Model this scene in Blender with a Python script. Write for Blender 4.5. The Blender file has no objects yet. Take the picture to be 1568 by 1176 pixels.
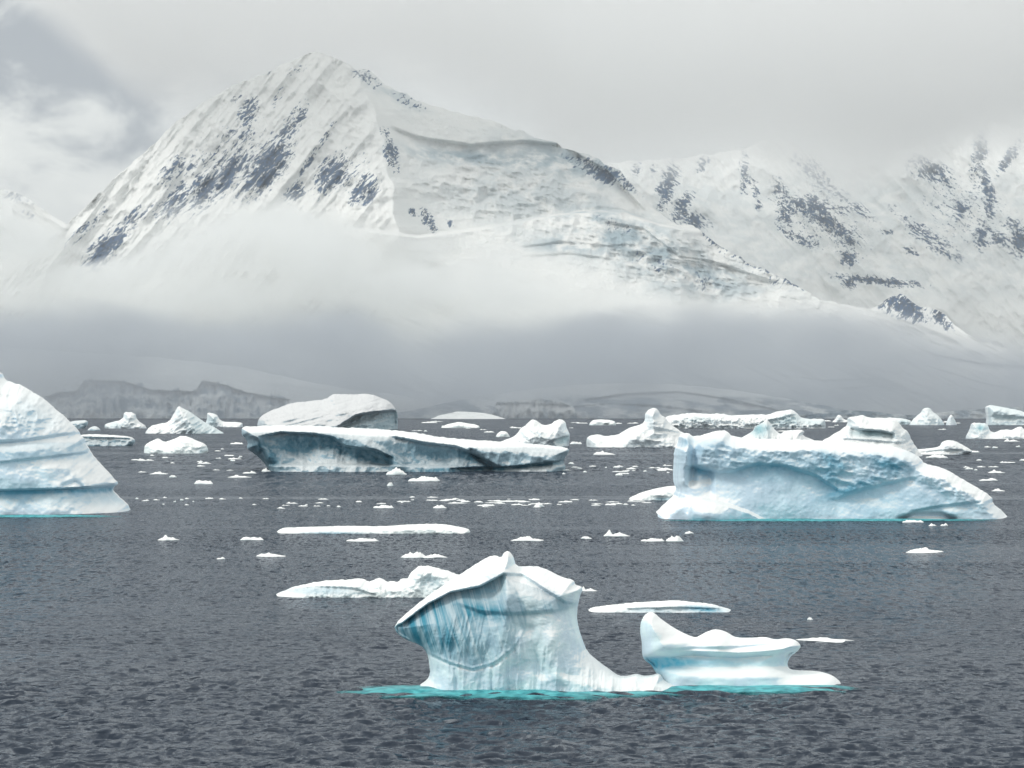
import bpy, bmesh, math, random, time
import numpy as np
from mathutils import Vector
from mathutils.geometry import delaunay_2d_cdt

C = bpy.context.scene.collection
S = bpy.context.scene
# ------------------------------------------------------------------ camera
H = 15.0            # deck height above the sea (m)
F = 3688.0          # focal length in photo pixels (photo 1568 x 1176)
HY = 634.0          # row of the sea horizon
cam_d = bpy.data.cameras.new('camera')
cam = bpy.data.objects.new('camera', cam_d); C.objects.link(cam)
cam_d.sensor_width = 36.0
cam_d.lens = 36.0 * F / 1568.0
cam_d.clip_start = 1.0; cam_d.clip_end = 80000.0
cam.location = (0, 0, H); cam.rotation_euler = (math.radians(90), 0, 0)
cam_d.shift_y = (HY - 588.0) / 1568.0
S.camera = cam
# ------------------------------------------------------------------ exposure and render
S.view_settings.view_transform = 'Standard'; S.view_settings.look = 'None'
S.view_settings.exposure = 0.06; S.view_settings.gamma = 1.0
cy = S.cycles
cy.max_bounces = 12; cy.diffuse_bounces = 3; cy.glossy_bounces = 3; cy.transmission_bounces = 2
cy.volume_bounces = 10; cy.volume_step_rate = 2.0; cy.volume_max_steps = 64; cy.transparent_max_bounces = 6
cy.use_denoising = True
try: cy.denoiser = 'OPENIMAGEDENOISE'
except Exception: pass
cy.sample_clamp_indirect = 4.0
# ------------------------------------------------------------------ sky and sun
WAVE_K = 3.5
HAZE_D = 0.000016
SUN_EL, SUN_AZ = 42.0, -115.0          # azimuth measured from +Y towards +X
W = bpy.data.worlds.new('World'); S.world = W; W.use_nodes = True
nt = W.node_tree; nt.nodes.clear()
class NB:
    """small node-tree writer"""
    def __init__(s, t): s.t = t
    def n(s, typ, ins=None, **kw):
        nd = s.t.nodes.new(typ)
        for k, v in kw.items(): setattr(nd, k, v)
        for k, v in (ins or {}).items(): s.set(nd, k, v)
        return nd
    def set(s, nd, k, v):
        sock = nd.inputs[k]
        if isinstance(v, bpy.types.NodeSocket): s.t.links.new(v, sock)
        elif isinstance(v, bpy.types.Node): s.t.links.new(v.outputs[0], sock)
        else: sock.default_value = v
    def math(s, op, a, b=0.0, c=None, clamp=False):
        ins = {0: a, 1: b}
        if c is not None: ins[2] = c
        return s.n('ShaderNodeMath', ins, operation=op, use_clamp=clamp).outputs[0]
    def vmath(s, op, a, b=(0, 0, 0)):
        return s.n('ShaderNodeVectorMath', {0: a, 1: b}, operation=op).outputs[0]
    def noise(s, vec, scale, detail=4.0, rough=0.55, dist=0.0):
        return s.n('ShaderNodeTexNoise', {'Vector': vec, 'Scale': scale, 'Detail': detail, 'Roughness': rough, 'Distortion': dist}).outputs[0]
    def ramp(s, v, a, b, lo=0.0, hi=1.0, smooth=True):
        return s.n('ShaderNodeMapRange', {'Value': v, 'From Min': a, 'From Max': b, 'To Min': lo, 'To Max': hi},
                   interpolation_type='SMOOTHSTEP' if smooth else 'LINEAR').outputs[0]
    def mix(s, f, a, b):
        nd = s.n('ShaderNodeMix', data_type='RGBA')
        for k, v in ((0, f), (6, a), (7, b)):
            sock = nd.inputs[k]
            if isinstance(v, bpy.types.NodeSocket): s.t.links.new(v, sock)
            elif isinstance(v, (tuple, list)): sock.default_value = (*v[:3], 1.0)
            else: sock.default_value = v
        return nd.outputs[2]
b = NB(nt)
sky = b.n('ShaderNodeTexSky', sky_type='NISHITA', sun_disc=False)
sky.sun_elevation = math.radians(SUN_EL); sky.sun_rotation = math.radians(SUN_AZ)
tc = b.n('ShaderNodeTexCoord').outputs['Generated']
sep = b.n('ShaderNodeSeparateXYZ', {0: tc})
dx, dy, dz = sep.outputs[0], sep.outputs[1], sep.outputs[2]
# overcast sheet: soft streaky cloud seen over the whole sky dome
stretch = b.vmath('MULTIPLY', tc, (1.0, 1.0, 1.6))
n1 = b.noise(stretch, 5.5, 6.0, 0.5, 0.3)
n2 = b.noise(b.vmath('ADD', b.vmath('MULTIPLY', tc, (1.0, 1.0, 1.5)), (3.1, 1.7, 0.4)), 20.0, 6.0, 0.58, 0.35)
cl = b.math('ADD', b.math('MULTIPLY', n1, 0.65), b.math('MULTIPLY', n2, 0.35))
cl = b.ramp(cl, 0.42, 0.58)
# a heavier patch of cloud to the upper left of the peak
patch = b.n('ShaderNodeVectorMath', {0: b.vmath('MULTIPLY', b.vmath('SUBTRACT', tc, (-0.205, 0.96, 0.165)), (1.0, 0.0, 1.5))}, operation='LENGTH').outputs['Value']
patch = b.ramp(b.math('ADD', patch, b.math('MULTIPLY', b.math('SUBTRACT', n2, 0.5), 0.50)), 0.0, 0.105, 1.0, 0.0)
ccol = b.mix(cl, (7.0, 7.25, 7.25), (8.7, 8.9, 8.65))
ccol = b.mix(b.math('MULTIPLY', patch, 0.9), ccol, (3.5, 3.85, 4.3))
patch2 = b.n('ShaderNodeVectorMath', {0: b.vmath('MULTIPLY', b.vmath('SUBTRACT', tc, (-0.104, 0.97, 0.166)), (1.0, 0.0, 1.8))}, operation='LENGTH').outputs['Value']
patch2 = b.ramp(b.math('ADD', patch2, b.math('MULTIPLY', b.math('SUBTRACT', n2, 0.5), 0.14)), 0.0, 0.045, 1.0, 0.0)
ccol = b.mix(b.math('MULTIPLY', patch2, 0.5), ccol, (4.6, 4.9, 5.0))
# brighter towards the zenith, as an overcast sky is
zen = b.ramp(dz, 0.15, 0.9, 1.0, 1.55)
ccol = b.n('ShaderNodeVectorMath', {0: ccol, 3: zen}, operation='SCALE').outputs[0]
full = b.mix(0.92, sky.outputs[0], ccol)
bg = b.n('ShaderNodeBackground', {'Color': full, 'Strength': 0.1})
wo = b.n('ShaderNodeOutputWorld', {'Surface': bg.outputs[0]})

sd = bpy.data.lights.new('sun', 'SUN'); so = bpy.data.objects.new('sun', sd); C.objects.link(so)
sd.energy = 1.5; sd.angle = math.radians(12); sd.color = (1.0, 0.96, 0.9)
el, az = math.radians(SUN_EL), math.radians(SUN_AZ)
sv = Vector((math.sin(az)*math.cos(el), math.cos(az)*math.cos(el), math.sin(el)))
so.rotation_euler = sv.to_track_quat('Z', 'Y').to_euler()
so.location = (0, 0, 300)

# ------------------------------------------------------------------ helpers
def tag(o, label=None, cat=None, group=None, kind=None):
    if label: o['label'] = label
    if cat: o['category'] = cat
    if group: o['group'] = group
    if kind: o['kind'] = kind
    return o
def _h(ix, iy, iz, seed):
    v = (ix*374761393 + iy*668265263 + iz*2147483647 + seed*1274126177) & 0xffffffff
    v = ((v ^ (v >> 13))*1274126177) & 0xffffffff
    v = (v ^ (v >> 16)) & 0xffff
    return v/32767.5 - 1.0
def vn(x, y, z=0.0, seed=0):
    x = np.asarray(x, float); y = np.asarray(y, float); z = np.broadcast_to(np.asarray(z, float), x.shape)
    fx, fy, fz = np.floor(x), np.floor(y), np.floor(z)
    ix, iy, iz = fx.astype(np.int64), fy.astype(np.int64), fz.astype(np.int64)
    u, v, w = x-fx, y-fy, z-fz
    u = u*u*u*(u*(u*6-15)+10); v = v*v*v*(v*(v*6-15)+10); w = w*w*w*(w*(w*6-15)+10)
    r = 0
    for a in (0, 1):
        for c in (0, 1):
            for d in (0, 1):
                wt = (u if a else 1-u)*(v if c else 1-v)*(w if d else 1-w)
                r = r + wt*_h(ix+a, iy+c, iz+d, seed)
    return r
def fbm(x, y, z=0.0, oct=4, seed=0, gain=0.5, ridged=False):
    r = 0; a = 1.0; t = 0
    for i in range(oct):
        k = vn(np.asarray(x)*2**i+i*17.3, np.asarray(y)*2**i-i*9.1, np.asarray(z)*2**i, seed+i*13)
        if ridged: k = 1-2*np.abs(k)
        r = r + a*k; t += a; a *= gain
    return r/t
def ss(a, b_, x):
    t = np.clip((x-a)/(b_-a), 0, 1); return t*t*(3-2*t)
def segdist(x, y, poly):
    """distance to a polyline and the signed side"""
    d = np.full(x.shape, 1e9)
    for (x0, y0), (x1, y1) in zip(poly[:-1], poly[1:]):
        ex, ey = x1-x0, y1-y0; L = ex*ex+ey*ey+1e-9
        t = np.clip(((x-x0)*ex+(y-y0)*ey)/L, 0, 1)
        d = np.minimum(d, np.hypot(x-x0-t*ex, y-y0-t*ey))
    return d
def inside(x, y, poly):
    r = np.zeros(x.shape, bool); n = len(poly)
    for i in range(n):
        x0, y0 = poly[i]; x1, y1 = poly[(i+1) % n]
        if y0 == y1: continue
        c = ((y0 > y) != (y1 > y)) & (x < (x1-x0)*(y-y0)/(y1-y0)+x0)
        r ^= c
    return r
# relief features, all in pixel units of the reference (1 px = Y/F metres)
def f_step(poly, amp, decay, sharp=2.0, taper=12.0):
    """an edge: the face below the line stands back by amp and returns over decay"""
    px = np.array([p[0] for p in poly], float); py = np.array([p[1] for p in poly], float)
    def f(x, y):
        s = y-np.interp(x, px, py)
        t = ss(px[0]-taper, px[0]+taper, x)*(1-ss(px[-1]-taper, px[-1]+taper, x)) if taper else 1.0
        return -amp*t*ss(-sharp*0.5, sharp*0.5, s)*(1-ss(0, decay, s) if decay else 1.0)
    return f
def f_line(poly, amp, w):
    return lambda x, y: amp*np.exp(-(segdist(x, y, poly)/w)**2)
def f_tent(poly, amp, wl, wr):
    px = np.array([p[0] for p in poly], float); py = np.array([p[1] for p in poly], float)
    def f(x, y):
        s = x-np.interp(y, py, px)-7*fbm(y/22.0, y*0, 0, 3, 5)
        return amp*np.where(s < 0, np.exp(s/wl), np.exp(-s/wr))
    return f
def blob(cx, cy, rx, ry, ang=0.0):
    ca, sa = math.cos(math.radians(ang)), math.sin(math.radians(ang))
    return lambda x, y: np.exp(-((((x-cx)*ca+(y-cy)*sa)/rx)**2+((-(x-cx)*sa+(y-cy)*ca)/ry)**2))
def f_blob(cx, cy, rx, ry, ang, amp):
    g = blob(cx, cy, rx, ry, ang); return lambda x, y: amp*g(x, y)
def f_noise(sx, sy, amp, oct=4, seed=0, ang=0.0, ridged=False, mask=None):
    ca, sa = math.cos(math.radians(ang)), math.sin(math.radians(ang))
    def f(x, y):
        u = (x*ca+y*sa)/sx; v = (-x*sa+y*ca)/sy
        r = amp*fbm(u, v, 0.0, oct, seed, 0.5, ridged)
        return r*mask(x, y) if mask else r
    return f
def ysun(y): return H*F/(y-HY)
def dense(poly, step, rough=0.0, seed=0, closed=True, keep=None):
    out = []
    n = len(poly); rng = range(n if closed else n-1)
    for i in rng:
        x0, y0 = poly[i]; x1, y1 = poly[(i+1) % n]
        L = math.hypot(x1-x0, y1-y0); k = max(1, int(round(L/step)))
        for j in range(k): out.append((x0+(x1-x0)*j/k, y0+(y1-y0)*j/k))
    if not closed: out.append(poly[-1])
    return out
def smooth_outline(poly, it):
    """Chaikin corner cutting"""
    for _ in range(it):
        o = []
        n = len(poly)
        for i in range(n):
            a, c = poly[i], poly[(i+1) % n]
            o.append((a[0]*.78+c[0]*.22, a[1]*.78+c[1]*.22)); o.append((a[0]*.22+c[0]*.78, a[1]*.22+c[1]*.78))
        poly = o
    return poly
def mesh_from(name, V, Fc, mat, smooth=True, attrs=None, normals=None, parent=None):
    me = bpy.data.meshes.new(name)
    me.from_pydata([tuple(v) for v in V], [], [tuple(f) for f in Fc])
    if smooth: me.polygons.foreach_set('use_smooth', [True]*len(me.polygons))
    for k, a in (attrs or {}).items():
        at = me.attributes.new(k, 'FLOAT', 'POINT'); at.data.foreach_set('value', np.asarray(a, np.float32))
    me.materials.append(mat); me.update()
    if normals is not None: me.normals_split_custom_set_from_vertices([tuple(v) for v in normals])
    o = bpy.data.objects.new(name, me); C.objects.link(o)
    if parent: o.parent = parent
    return o

# ------------------------------------------------------------------ materials
def new_mat(name):
    m = bpy.data.materials.new(name); m.use_nodes = True; m.node_tree.nodes.clear()
    return m, NB(m.node_tree)
def ice_mat(name, scale, snow=(0.88, 0.895, 0.89), pale=(0.56, 0.74, 0.85), deep=(0.10, 0.33, 0.45), bump=0.35, streak=0.0):
    """bubbly glacier ice: snow lies on faces that look up, clear blue ice where 'clear' is set"""
    m, b = new_mat(name)
    pos = b.n('ShaderNodeNewGeometry')
    P = pos.outputs['Position']; N = pos.outputs['Normal']
    nz = b.n('ShaderNodeSeparateXYZ', {0: N}).outputs[2]
    big = b.noise(P, 0.9/scale, 5.0, 0.6)
    fine = b.noise(P, 6.0/scale, 5.0, 0.65)
    up = b.math('ADD', nz, b.math('MULTIPLY', b.math('SUBTRACT', big, 0.5), 0.4))
    up = b.ramp(up, 0.30, 0.66)
    clear = b.n('ShaderNodeAttribute', attribute_name='clear').outputs['Fac']
    P2 = P
    if streak:
        uu = b.n('ShaderNodeVectorMath', {0: P, 1: (0.95, 0.0, 0.30)}, operation='DOT_PRODUCT').outputs['Value']
        ww = b.n('ShaderNodeVectorMath', {0: P, 1: (-0.30, 0.0, 0.95)}, operation='DOT_PRODUCT').outputs['Value']
        P2 = b.n('ShaderNodeCombineXYZ', {0: uu, 1: 3.0, 2: b.math('MULTIPLY', ww, 0.045)}).outputs[0]
    sn = b.noise(P2, (5.0 if streak else 3.0)/scale, 3.0 if streak else 4.0, 0.6)
    cf = b.math('MULTIPLY', clear, b.ramp(sn, 0.36, 0.60, 1.0-streak*0.45 if streak else 0.72, 1.0), clamp=True)
    wall = b.mix(b.ramp(big, 0.38, 0.62), tuple(c*0.93 for c in pale), tuple(min(0.9, c*1.08) for c in pale))
    col = b.mix(up, wall, snow)
    col = b.mix(cf, col, deep)
    bp = b.n('ShaderNodeBump', {'Height': b.math('ADD', big, b.math('MULTIPLY', fine, 0.35)), 'Strength': bump, 'Distance': 0.5*scale})
    rg = b.ramp(clear, 0.0, 1.0, 0.75, 0.35)
    pr = b.n('ShaderNodeBsdfPrincipled', {'Base Color': col, 'Roughness': rg, 'Normal': bp.outputs[0], 'IOR': 1.31, 'Specular IOR Level': 0.35})
    b.n('ShaderNodeOutputMaterial', {'Surface': pr.outputs[0]})
    return m
ICE_NEAR = ice_mat('near_ice', 1.2, streak=1.0, pale=(0.69, 0.81, 0.89), deep=(0.06, 0.26, 0.36), bump=0.15)
ICE_SMOOTH = ice_mat('smooth_ice', 1.5, pale=(0.67, 0.81, 0.90), deep=(0.08, 0.46, 0.64), bump=0.10)
ICE_MID = ice_mat('mid_ice', 4.0, pale=(0.61, 0.75, 0.86), deep=(0.14, 0.38, 0.52), bump=0.15)
ICE_GREY = ice_mat('grey_ice', 5.0, pale=(0.47, 0.61, 0.69), deep=(0.08, 0.20, 0.27), bump=0.5)
ICE_FAR = ice_mat('far_ice', 14.0, pale=(0.72, 0.80, 0.85), deep=(0.20, 0.45, 0.52), bump=0.5)
ICE_DULL = ice_mat('dull_snow_ice', 14.0, snow=(0.66, 0.67, 0.68), pale=(0.52, 0.60, 0.65), deep=(0.20, 0.34, 0.40), bump=0.5)
ICE_FLOE = ice_mat('floe_ice', 1.0, snow=(0.9, 0.91, 0.90), pale=(0.76, 0.86, 0.88), bump=0.3)
def teal_mat():
    m, b = new_mat('awash_ice')
    P = b.n('ShaderNodeNewGeometry').outputs['Position']
    n = b.noise(P, 1.3, 5.0, 0.6)
    col = b.mix(b.ramp(n, 0.35, 0.65), (0.03, 0.22, 0.26), (0.12, 0.50, 0.53))
    bp = b.n('ShaderNodeBump', {'Height': b.noise(b.vmath('MULTIPLY', P, (0.6, 1.3, 1.0)), 2.2, 4.0, 0.6), 'Strength': 0.6, 'Distance': 0.15})
    pr = b.n('ShaderNodeBsdfPrincipled', {'Base Color': col, 'Roughness': 0.4, 'Normal': bp.outputs[0], 'IOR': 1.33, 'Specular IOR Level': 0.2})
    # the foot sinks away under the water towards its rim, so it shows less and less
    e = b.n('ShaderNodeAttribute', attribute_name='clear').outputs['Fac']
    n3 = b.noise(b.vmath('MULTIPLY', P, (0.5, 1.2, 1.0)), 1.1, 5.0, 0.65)
    al = b.ramp(b.math('ADD', e, b.math('MULTIPLY', b.math('SUBTRACT', n3, 0.5), 1.1)), 0.05, 0.75)
    mx = b.n('ShaderNodeMixShader', {0: al, 1: b.n('ShaderNodeBsdfTransparent').outputs[0], 2: pr.outputs[0]})
    b.n('ShaderNodeOutputMaterial', {'Surface': mx.outputs[0]})
    return m
TEAL = teal_mat()
def water_mat():
    m, b = new_mat('sea_water')
    P = b.n('ShaderNodeNewGeometry').outputs['Position']
    g = b.n('ShaderNodeNewGeometry')
    Yc = b.n('ShaderNodeSeparateXYZ', {0: P}).outputs[1]
    def ncol(vec, scale, det, rough, dist):
        nd = b.n('ShaderNodeTexNoise', {'Vector': vec, 'Scale': scale, 'Detail': det, 'Roughness': rough, 'Distortion': dist})
        return b.vmath('SUBTRACT', nd.outputs['Color'], (0.5, 0.5, 0.5))
    near = ncol(b.vmath('MULTIPLY', P, (1.05, 1.0, 1.0)), 1.3, 5.0, 0.66, 0.4)
    midf = ncol(b.vmath('MULTIPLY', P, (1.0, 0.24, 1.0)), 1.6, 4.0, 0.66, 0.3)
    farf = ncol(b.vmath('MULTIPLY', P, (1.0, 0.10, 1.0)), 0.55, 4.0, 0.66, 0.3)
    v = b.mix(b.ramp(Yc, 120.0, 260.0), near, midf)
    v = b.mix(b.ramp(Yc, 300.0, 800.0), v, farf)
    wind = b.noise(b.vmath('MULTIPLY', P, (0.18, 1.0, 1.0)), 0.016, 4.0, 0.6, 0.6)
    wind = b.ramp(wind, 0.40, 0.62, 0.7, 1.1)
    slick = b.ramp(b.noise(b.vmath('MULTIPLY', P, (0.10, 1.0, 1.0)), 0.03, 3.0, 0.55, 0.8), 0.56, 0.66, 1.0, 0.45)
    k = b.math('MULTIPLY', b.math('MULTIPLY', wind, slick), WAVE_K)
    v = b.n('ShaderNodeVectorMath', {0: b.vmath('MULTIPLY', v, (1.0, 1.0, 0.0)), 3: k}, operation='SCALE').outputs[0]
    N = b.vmath('NORMALIZE', b.vmath('ADD', g.outputs['Normal'], v))
    # a rough sea hides its own far facets: the mirror share stays well under one even at grazing angles
    fr = b.n('ShaderNodeFresnel', {'IOR': 1.33, 'Normal': N}).outputs[0]
    fac = b.math('MULTIPLY', b.math('MINIMUM', fr, 0.50), 0.72)
    df = b.n('ShaderNodeBsdfDiffuse', {'Color': (0.018, 0.026, 0.040, 1), 'Normal': N})
    gl = b.n('ShaderNodeBsdfGlossy', {'Color': (0.89, 0.94, 1.0, 1), 'Roughness': 0.12, 'Normal': N})
    mx = b.n('ShaderNodeMixShader', {0: fac, 1: df.outputs[0], 2: gl.outputs[0]})
    # thin bands of grease ice lying on the water
    gn = b.noise(b.vmath('MULTIPLY', P, (0.05, 1.0, 1.0)), 0.09, 5.0, 0.65, 0.5)
    gb = b.noise(b.vmath('MULTIPLY', P, (0.5, 1.0, 1.0)), 0.5, 4.0, 0.7)
    tot = None
    for yb, wb, st in ((ysun(762), 12.0, 0.32), (ysun(694), 45.0, 0.3), (ysun(1035), 3.5, 0.12)):
        dy_ = b.math('ABSOLUTE', b.math('ADD', b.math('SUBTRACT', Yc, yb), b.math('MULTIPLY', b.math('SUBTRACT', gn, 0.5), wb*3.0)))
        one = b.math('MULTIPLY', b.ramp(dy_, 0.0, wb, st, 0.0), b.ramp(gb, 0.38, 0.62, 0.15, 1.0))
        tot = one if tot is None else b.math('MAXIMUM', tot, one)
    gd = b.n('ShaderNodeBsdfDiffuse', {'Color': (0.36, 0.39, 0.42, 1)})
    mx = b.n('ShaderNodeMixShader', {0: tot, 1: mx.outputs[0], 2: gd.outputs[0]})
    b.n('ShaderNodeOutputMaterial', {'Surface': mx.outputs[0]})
    return m
def mountain_mat(name, scale, snow=(0.81, 0.82, 0.81), rock=(0.017, 0.05, 0.105), bump=0.6, ice=(0.36, 0.45, 0.50), fall=(-0.62, -0.78), rs=(90.0, 24.0, 26.0, 10.0), off=-0.46):
    m, b = new_mat(name)
    g = b.n('ShaderNodeNewGeometry'); P = g.outputs['Position']
    rk = b.n('ShaderNodeAttribute', attribute_name='rock').outputs['Fac']
    ic = b.n('ShaderNodeAttribute', attribute_name='bare').outputs['Fac']
    n = b.noise(P, 2.2/scale, 6.0, 0.7)
    n2 = b.noise(P, 0.22/scale, 5.0, 0.6)
    icf = b.math('MULTIPLY', ic, b.ramp(n2, 0.38, 0.6), clamp=True)
    col = b.mix(icf, snow, ice)
    def dot(v): return b.n('ShaderNodeVectorMath', {0: P, 1: v}, operation='DOT_PRODUCT').outputs['Value']
    al, ac = dot((fall[0], 0, fall[1])), dot((-fall[1], 0, fall[0]))
    yy = dot((0, 1, 0))
    def comb(a, c): return b.n('ShaderNodeCombineXYZ', {0: b.math('MULTIPLY', al, 1.0/a), 1: b.math('MULTIPLY', ac, 1.0/c), 2: b.math('MULTIPLY', yy, 1.0/a)}).outputs[0]
    r1 = b.noise(comb(rs[0], rs[1]), 1.0, 6.0, 0.72, 0.6)
    r2 = b.noise(comb(rs[2], rs[3]), 1.0, 5.0, 0.7, 0.4)
    rn = b.math('ADD', b.math('MULTIPLY', b.math('SUBTRACT', r1, 0.5), 2.8), b.math('MULTIPLY', b.math('SUBTRACT', r2, 0.5), 2.6))
    rf = b.ramp(b.math('ADD', b.math('ADD', rk, off), b.math('MULTIPLY', rn, b.ramp(rk, 0.04, 0.35))), -0.06, 0.14)
    rf = b.math('MULTIPLY', rf, 0.93)
    rc = b.mix(b.ramp(r2, 0.38, 0.62), tuple(c*0.45 for c in rock), tuple(c*2.0 for c in rock))
    col = b.mix(rf, col, rc)
    bp = b.n('ShaderNodeBump', {'Height': b.math('ADD', b.math('MULTIPLY', n2, 2.0), n), 'Strength': bump, 'Distance': scale*0.6})
    pr = b.n('ShaderNodeBsdfPrincipled', {'Base Color': col, 'Roughness': 0.85, 'Normal': bp.outputs[0], 'Specular IOR Level': 0.2})
    b.n('ShaderNodeOutputMaterial', {'Surface': pr.outputs[0]})
    return m

# ------------------------------------------------------------------ sea
def build_sea():
    rng = random.Random(5)
    py = np.concatenate([np.arange(1260, 700, -1.15), 634+np.geomspace(65, 1.1, 150)])
    Yr = H*F/(py-HY)
    Yr = np.concatenate([[-400, -100, 0, 40, 70], Yr, [60000.0]])
    t = np.concatenate([np.linspace(-1.6, -0.27, 60), np.linspace(-0.26, 0.26, 1150), np.linspace(0.27, 1.6, 60)])
    wdt = np.maximum(Yr, 85.0)
    wdt[:2] = 400.0
    X = t[None, :]*wdt[:, None]; Y = np.repeat(Yr[:, None], len(t), 1)
    dyr = np.abs(np.gradient(Yr))[:, None]; dxc = wdt[:, None]*0.00045
    Z = np.zeros_like(X)
    for i in range(70):
        lam = 0.26*(2.3/0.26)**((i+rng.random())/70.0)
        a = math.radians(rng.gauss(84, 26))            # mostly running towards / away from us
        kx, ky = math.cos(a)*2*math.pi/lam, math.sin(a)*2*math.pi/lam
        amp = 0.0145*lam**0.9
        fade = np.clip((lam/np.maximum(dyr, 1e-3)-2.5)/2.5, 0, 1)
        Z += amp*fade*np.sin(kx*X+ky*Y+rng.random()*6.28)
    # gusts: chop is uneven from patch to patch
    g = 0.75+0.5*fbm(X/45.0, Y/22.0, 0, 3, 77)
    Z *= np.clip(g, 0.35, 1.5)
    Z *= (np.abs(t) < 0.262)[None, :]
    nr, nc = X.shape
    V = np.stack([X, Y, Z], -1).reshape(-1, 3)
    idx = np.arange(nr*nc).reshape(nr, nc)
    q = np.stack([idx[:-1, :-1], idx[:-1, 1:], idx[1:, 1:], idx[1:, :-1]], -1).reshape(-1, 4)
    me = bpy.data.meshes.new('sea')
    me.vertices.add(len(V)); me.vertices.foreach_set('co', V.ravel().astype(np.float32))
    me.loops.add(q.size); me.loops.foreach_set('vertex_index', q.ravel().astype(np.int32))
    me.polygons.add(len(q)); me.polygons.foreach_set('loop_start', np.arange(0, q.size, 4, dtype=np.int32))
    me.polygons.foreach_set('use_smooth', np.ones(len(q), bool))
    me.update(calc_edges=True); me.materials.append(water_mat())
    o = bpy.data.objects.new('sea', me); C.objects.link(o); o['kind'] = 'structure'
build_sea()

# ------------------------------------------------------------------ mountains
def terrain(name, top, base, Y0, lean, feats, mat, rock=None, bare=None, step=1.7, rough=2.0, seed=1, back=1400.0, rows=None):
    """a snow massif: its crest line, its front slopes modelled outwards, its back falling away behind"""
    px = np.array([p[0] for p in top], float); pt = np.array([p[1] for p in top], float)
    xs = np.arange(px[0], px[-1]+0.1, step)
    tp = np.interp(xs, px, pt)
    k = np.ones(5)/5; tp = np.convolve(np.pad(tp, 2, mode='edge'), k, 'valid')
    tp = tp+rough*fbm(xs/16.0, xs*0, 0, 4, seed)
    tp = np.minimum(tp, base-1.5)
    n = rows or int((base-tp.min())/step)
    v = np.linspace(0, 1, n)[:, None]
    PX = np.repeat(xs[None, :], n, 0); PY = tp[None, :]+v*(base+3-tp[None, :])
    D = np.zeros_like(PX)
    for f in feats: D = D+f(PX, PY)
    s = Y0/F
    Yd = Y0+(base-PY)*s*lean-D*s
    X = (PX-784)/F*Yd; Z = H-(PY-HY)/F*Yd
    rk = rock(PX, PY) if rock else np.zeros_like(PX)
    br = bare(PX, PY) if bare else np.zeros_like(PX)
    # back slopes
    Bx, By, Bz = [], [], []
    for i, fr in enumerate((0.75, 0.4, 0.0)):
        Bx.append(X[0]*(1+0.02*(i+1))); By.append(Yd[0]+back*(i+1)/3); Bz.append(np.maximum(Z[0]*fr, -5) if i < 2 else Z[0]*0-20)
    X = np.vstack([Bx[::-1], X]); Yd = np.vstack([By[::-1], Yd]); Z = np.vstack([Bz[::-1], Z])
    rk = np.vstack([rk[:1]]*3+[rk]); br = np.vstack([br[:1]]*3+[br])
    nr, nc = X.shape
    V = np.stack([X, Yd, Z], -1).reshape(-1, 3)
    idx = np.arange(nr*nc).reshape(nr, nc)
    q = np.stack([idx[:-1, :-1], idx[1:, :-1], idx[1:, 1:], idx[:-1, 1:]], -1).reshape(-1, 4)
    me = bpy.data.meshes.new(name)
    me.vertices.add(len(V)); me.vertices.foreach_set('co', V.ravel().astype(np.float32))
    me.loops.add(q.size); me.loops.foreach_set('vertex_index', q.ravel().astype(np.int32))
    me.polygons.add(len(q)); me.polygons.foreach_set('loop_start', np.arange(0, q.size, 4, dtype=np.int32))
    me.polygons.foreach_set('use_smooth', np.ones(len(q), bool))
    for nm, a in (('rock', rk), ('bare', br)):
        at = me.attributes.new(nm, 'FLOAT', 'POINT'); at.data.foreach_set('value', a.ravel().astype(np.float32))
    me.update(calc_edges=True); me.materials.append(mat)
    o = bpy.data.objects.new(name, me); C.objects.link(o); o['kind'] = 'structure'
    return o
MT_MAIN = mountain_mat('mountain_snow', 28.0)
MT_FAR = mountain_mat('range_snow', 28.0, snow=(0.85, 0.86, 0.85), fall=(0.68, -0.73), bump=0.3, rs=(60.0, 30.0, 24.0, 13.0), off=-0.52)
MT_LOW = mountain_mat('low_snow', 18.0, snow=(0.66, 0.69, 0.70), ice=(0.075, 0.15, 0.22))

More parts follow.
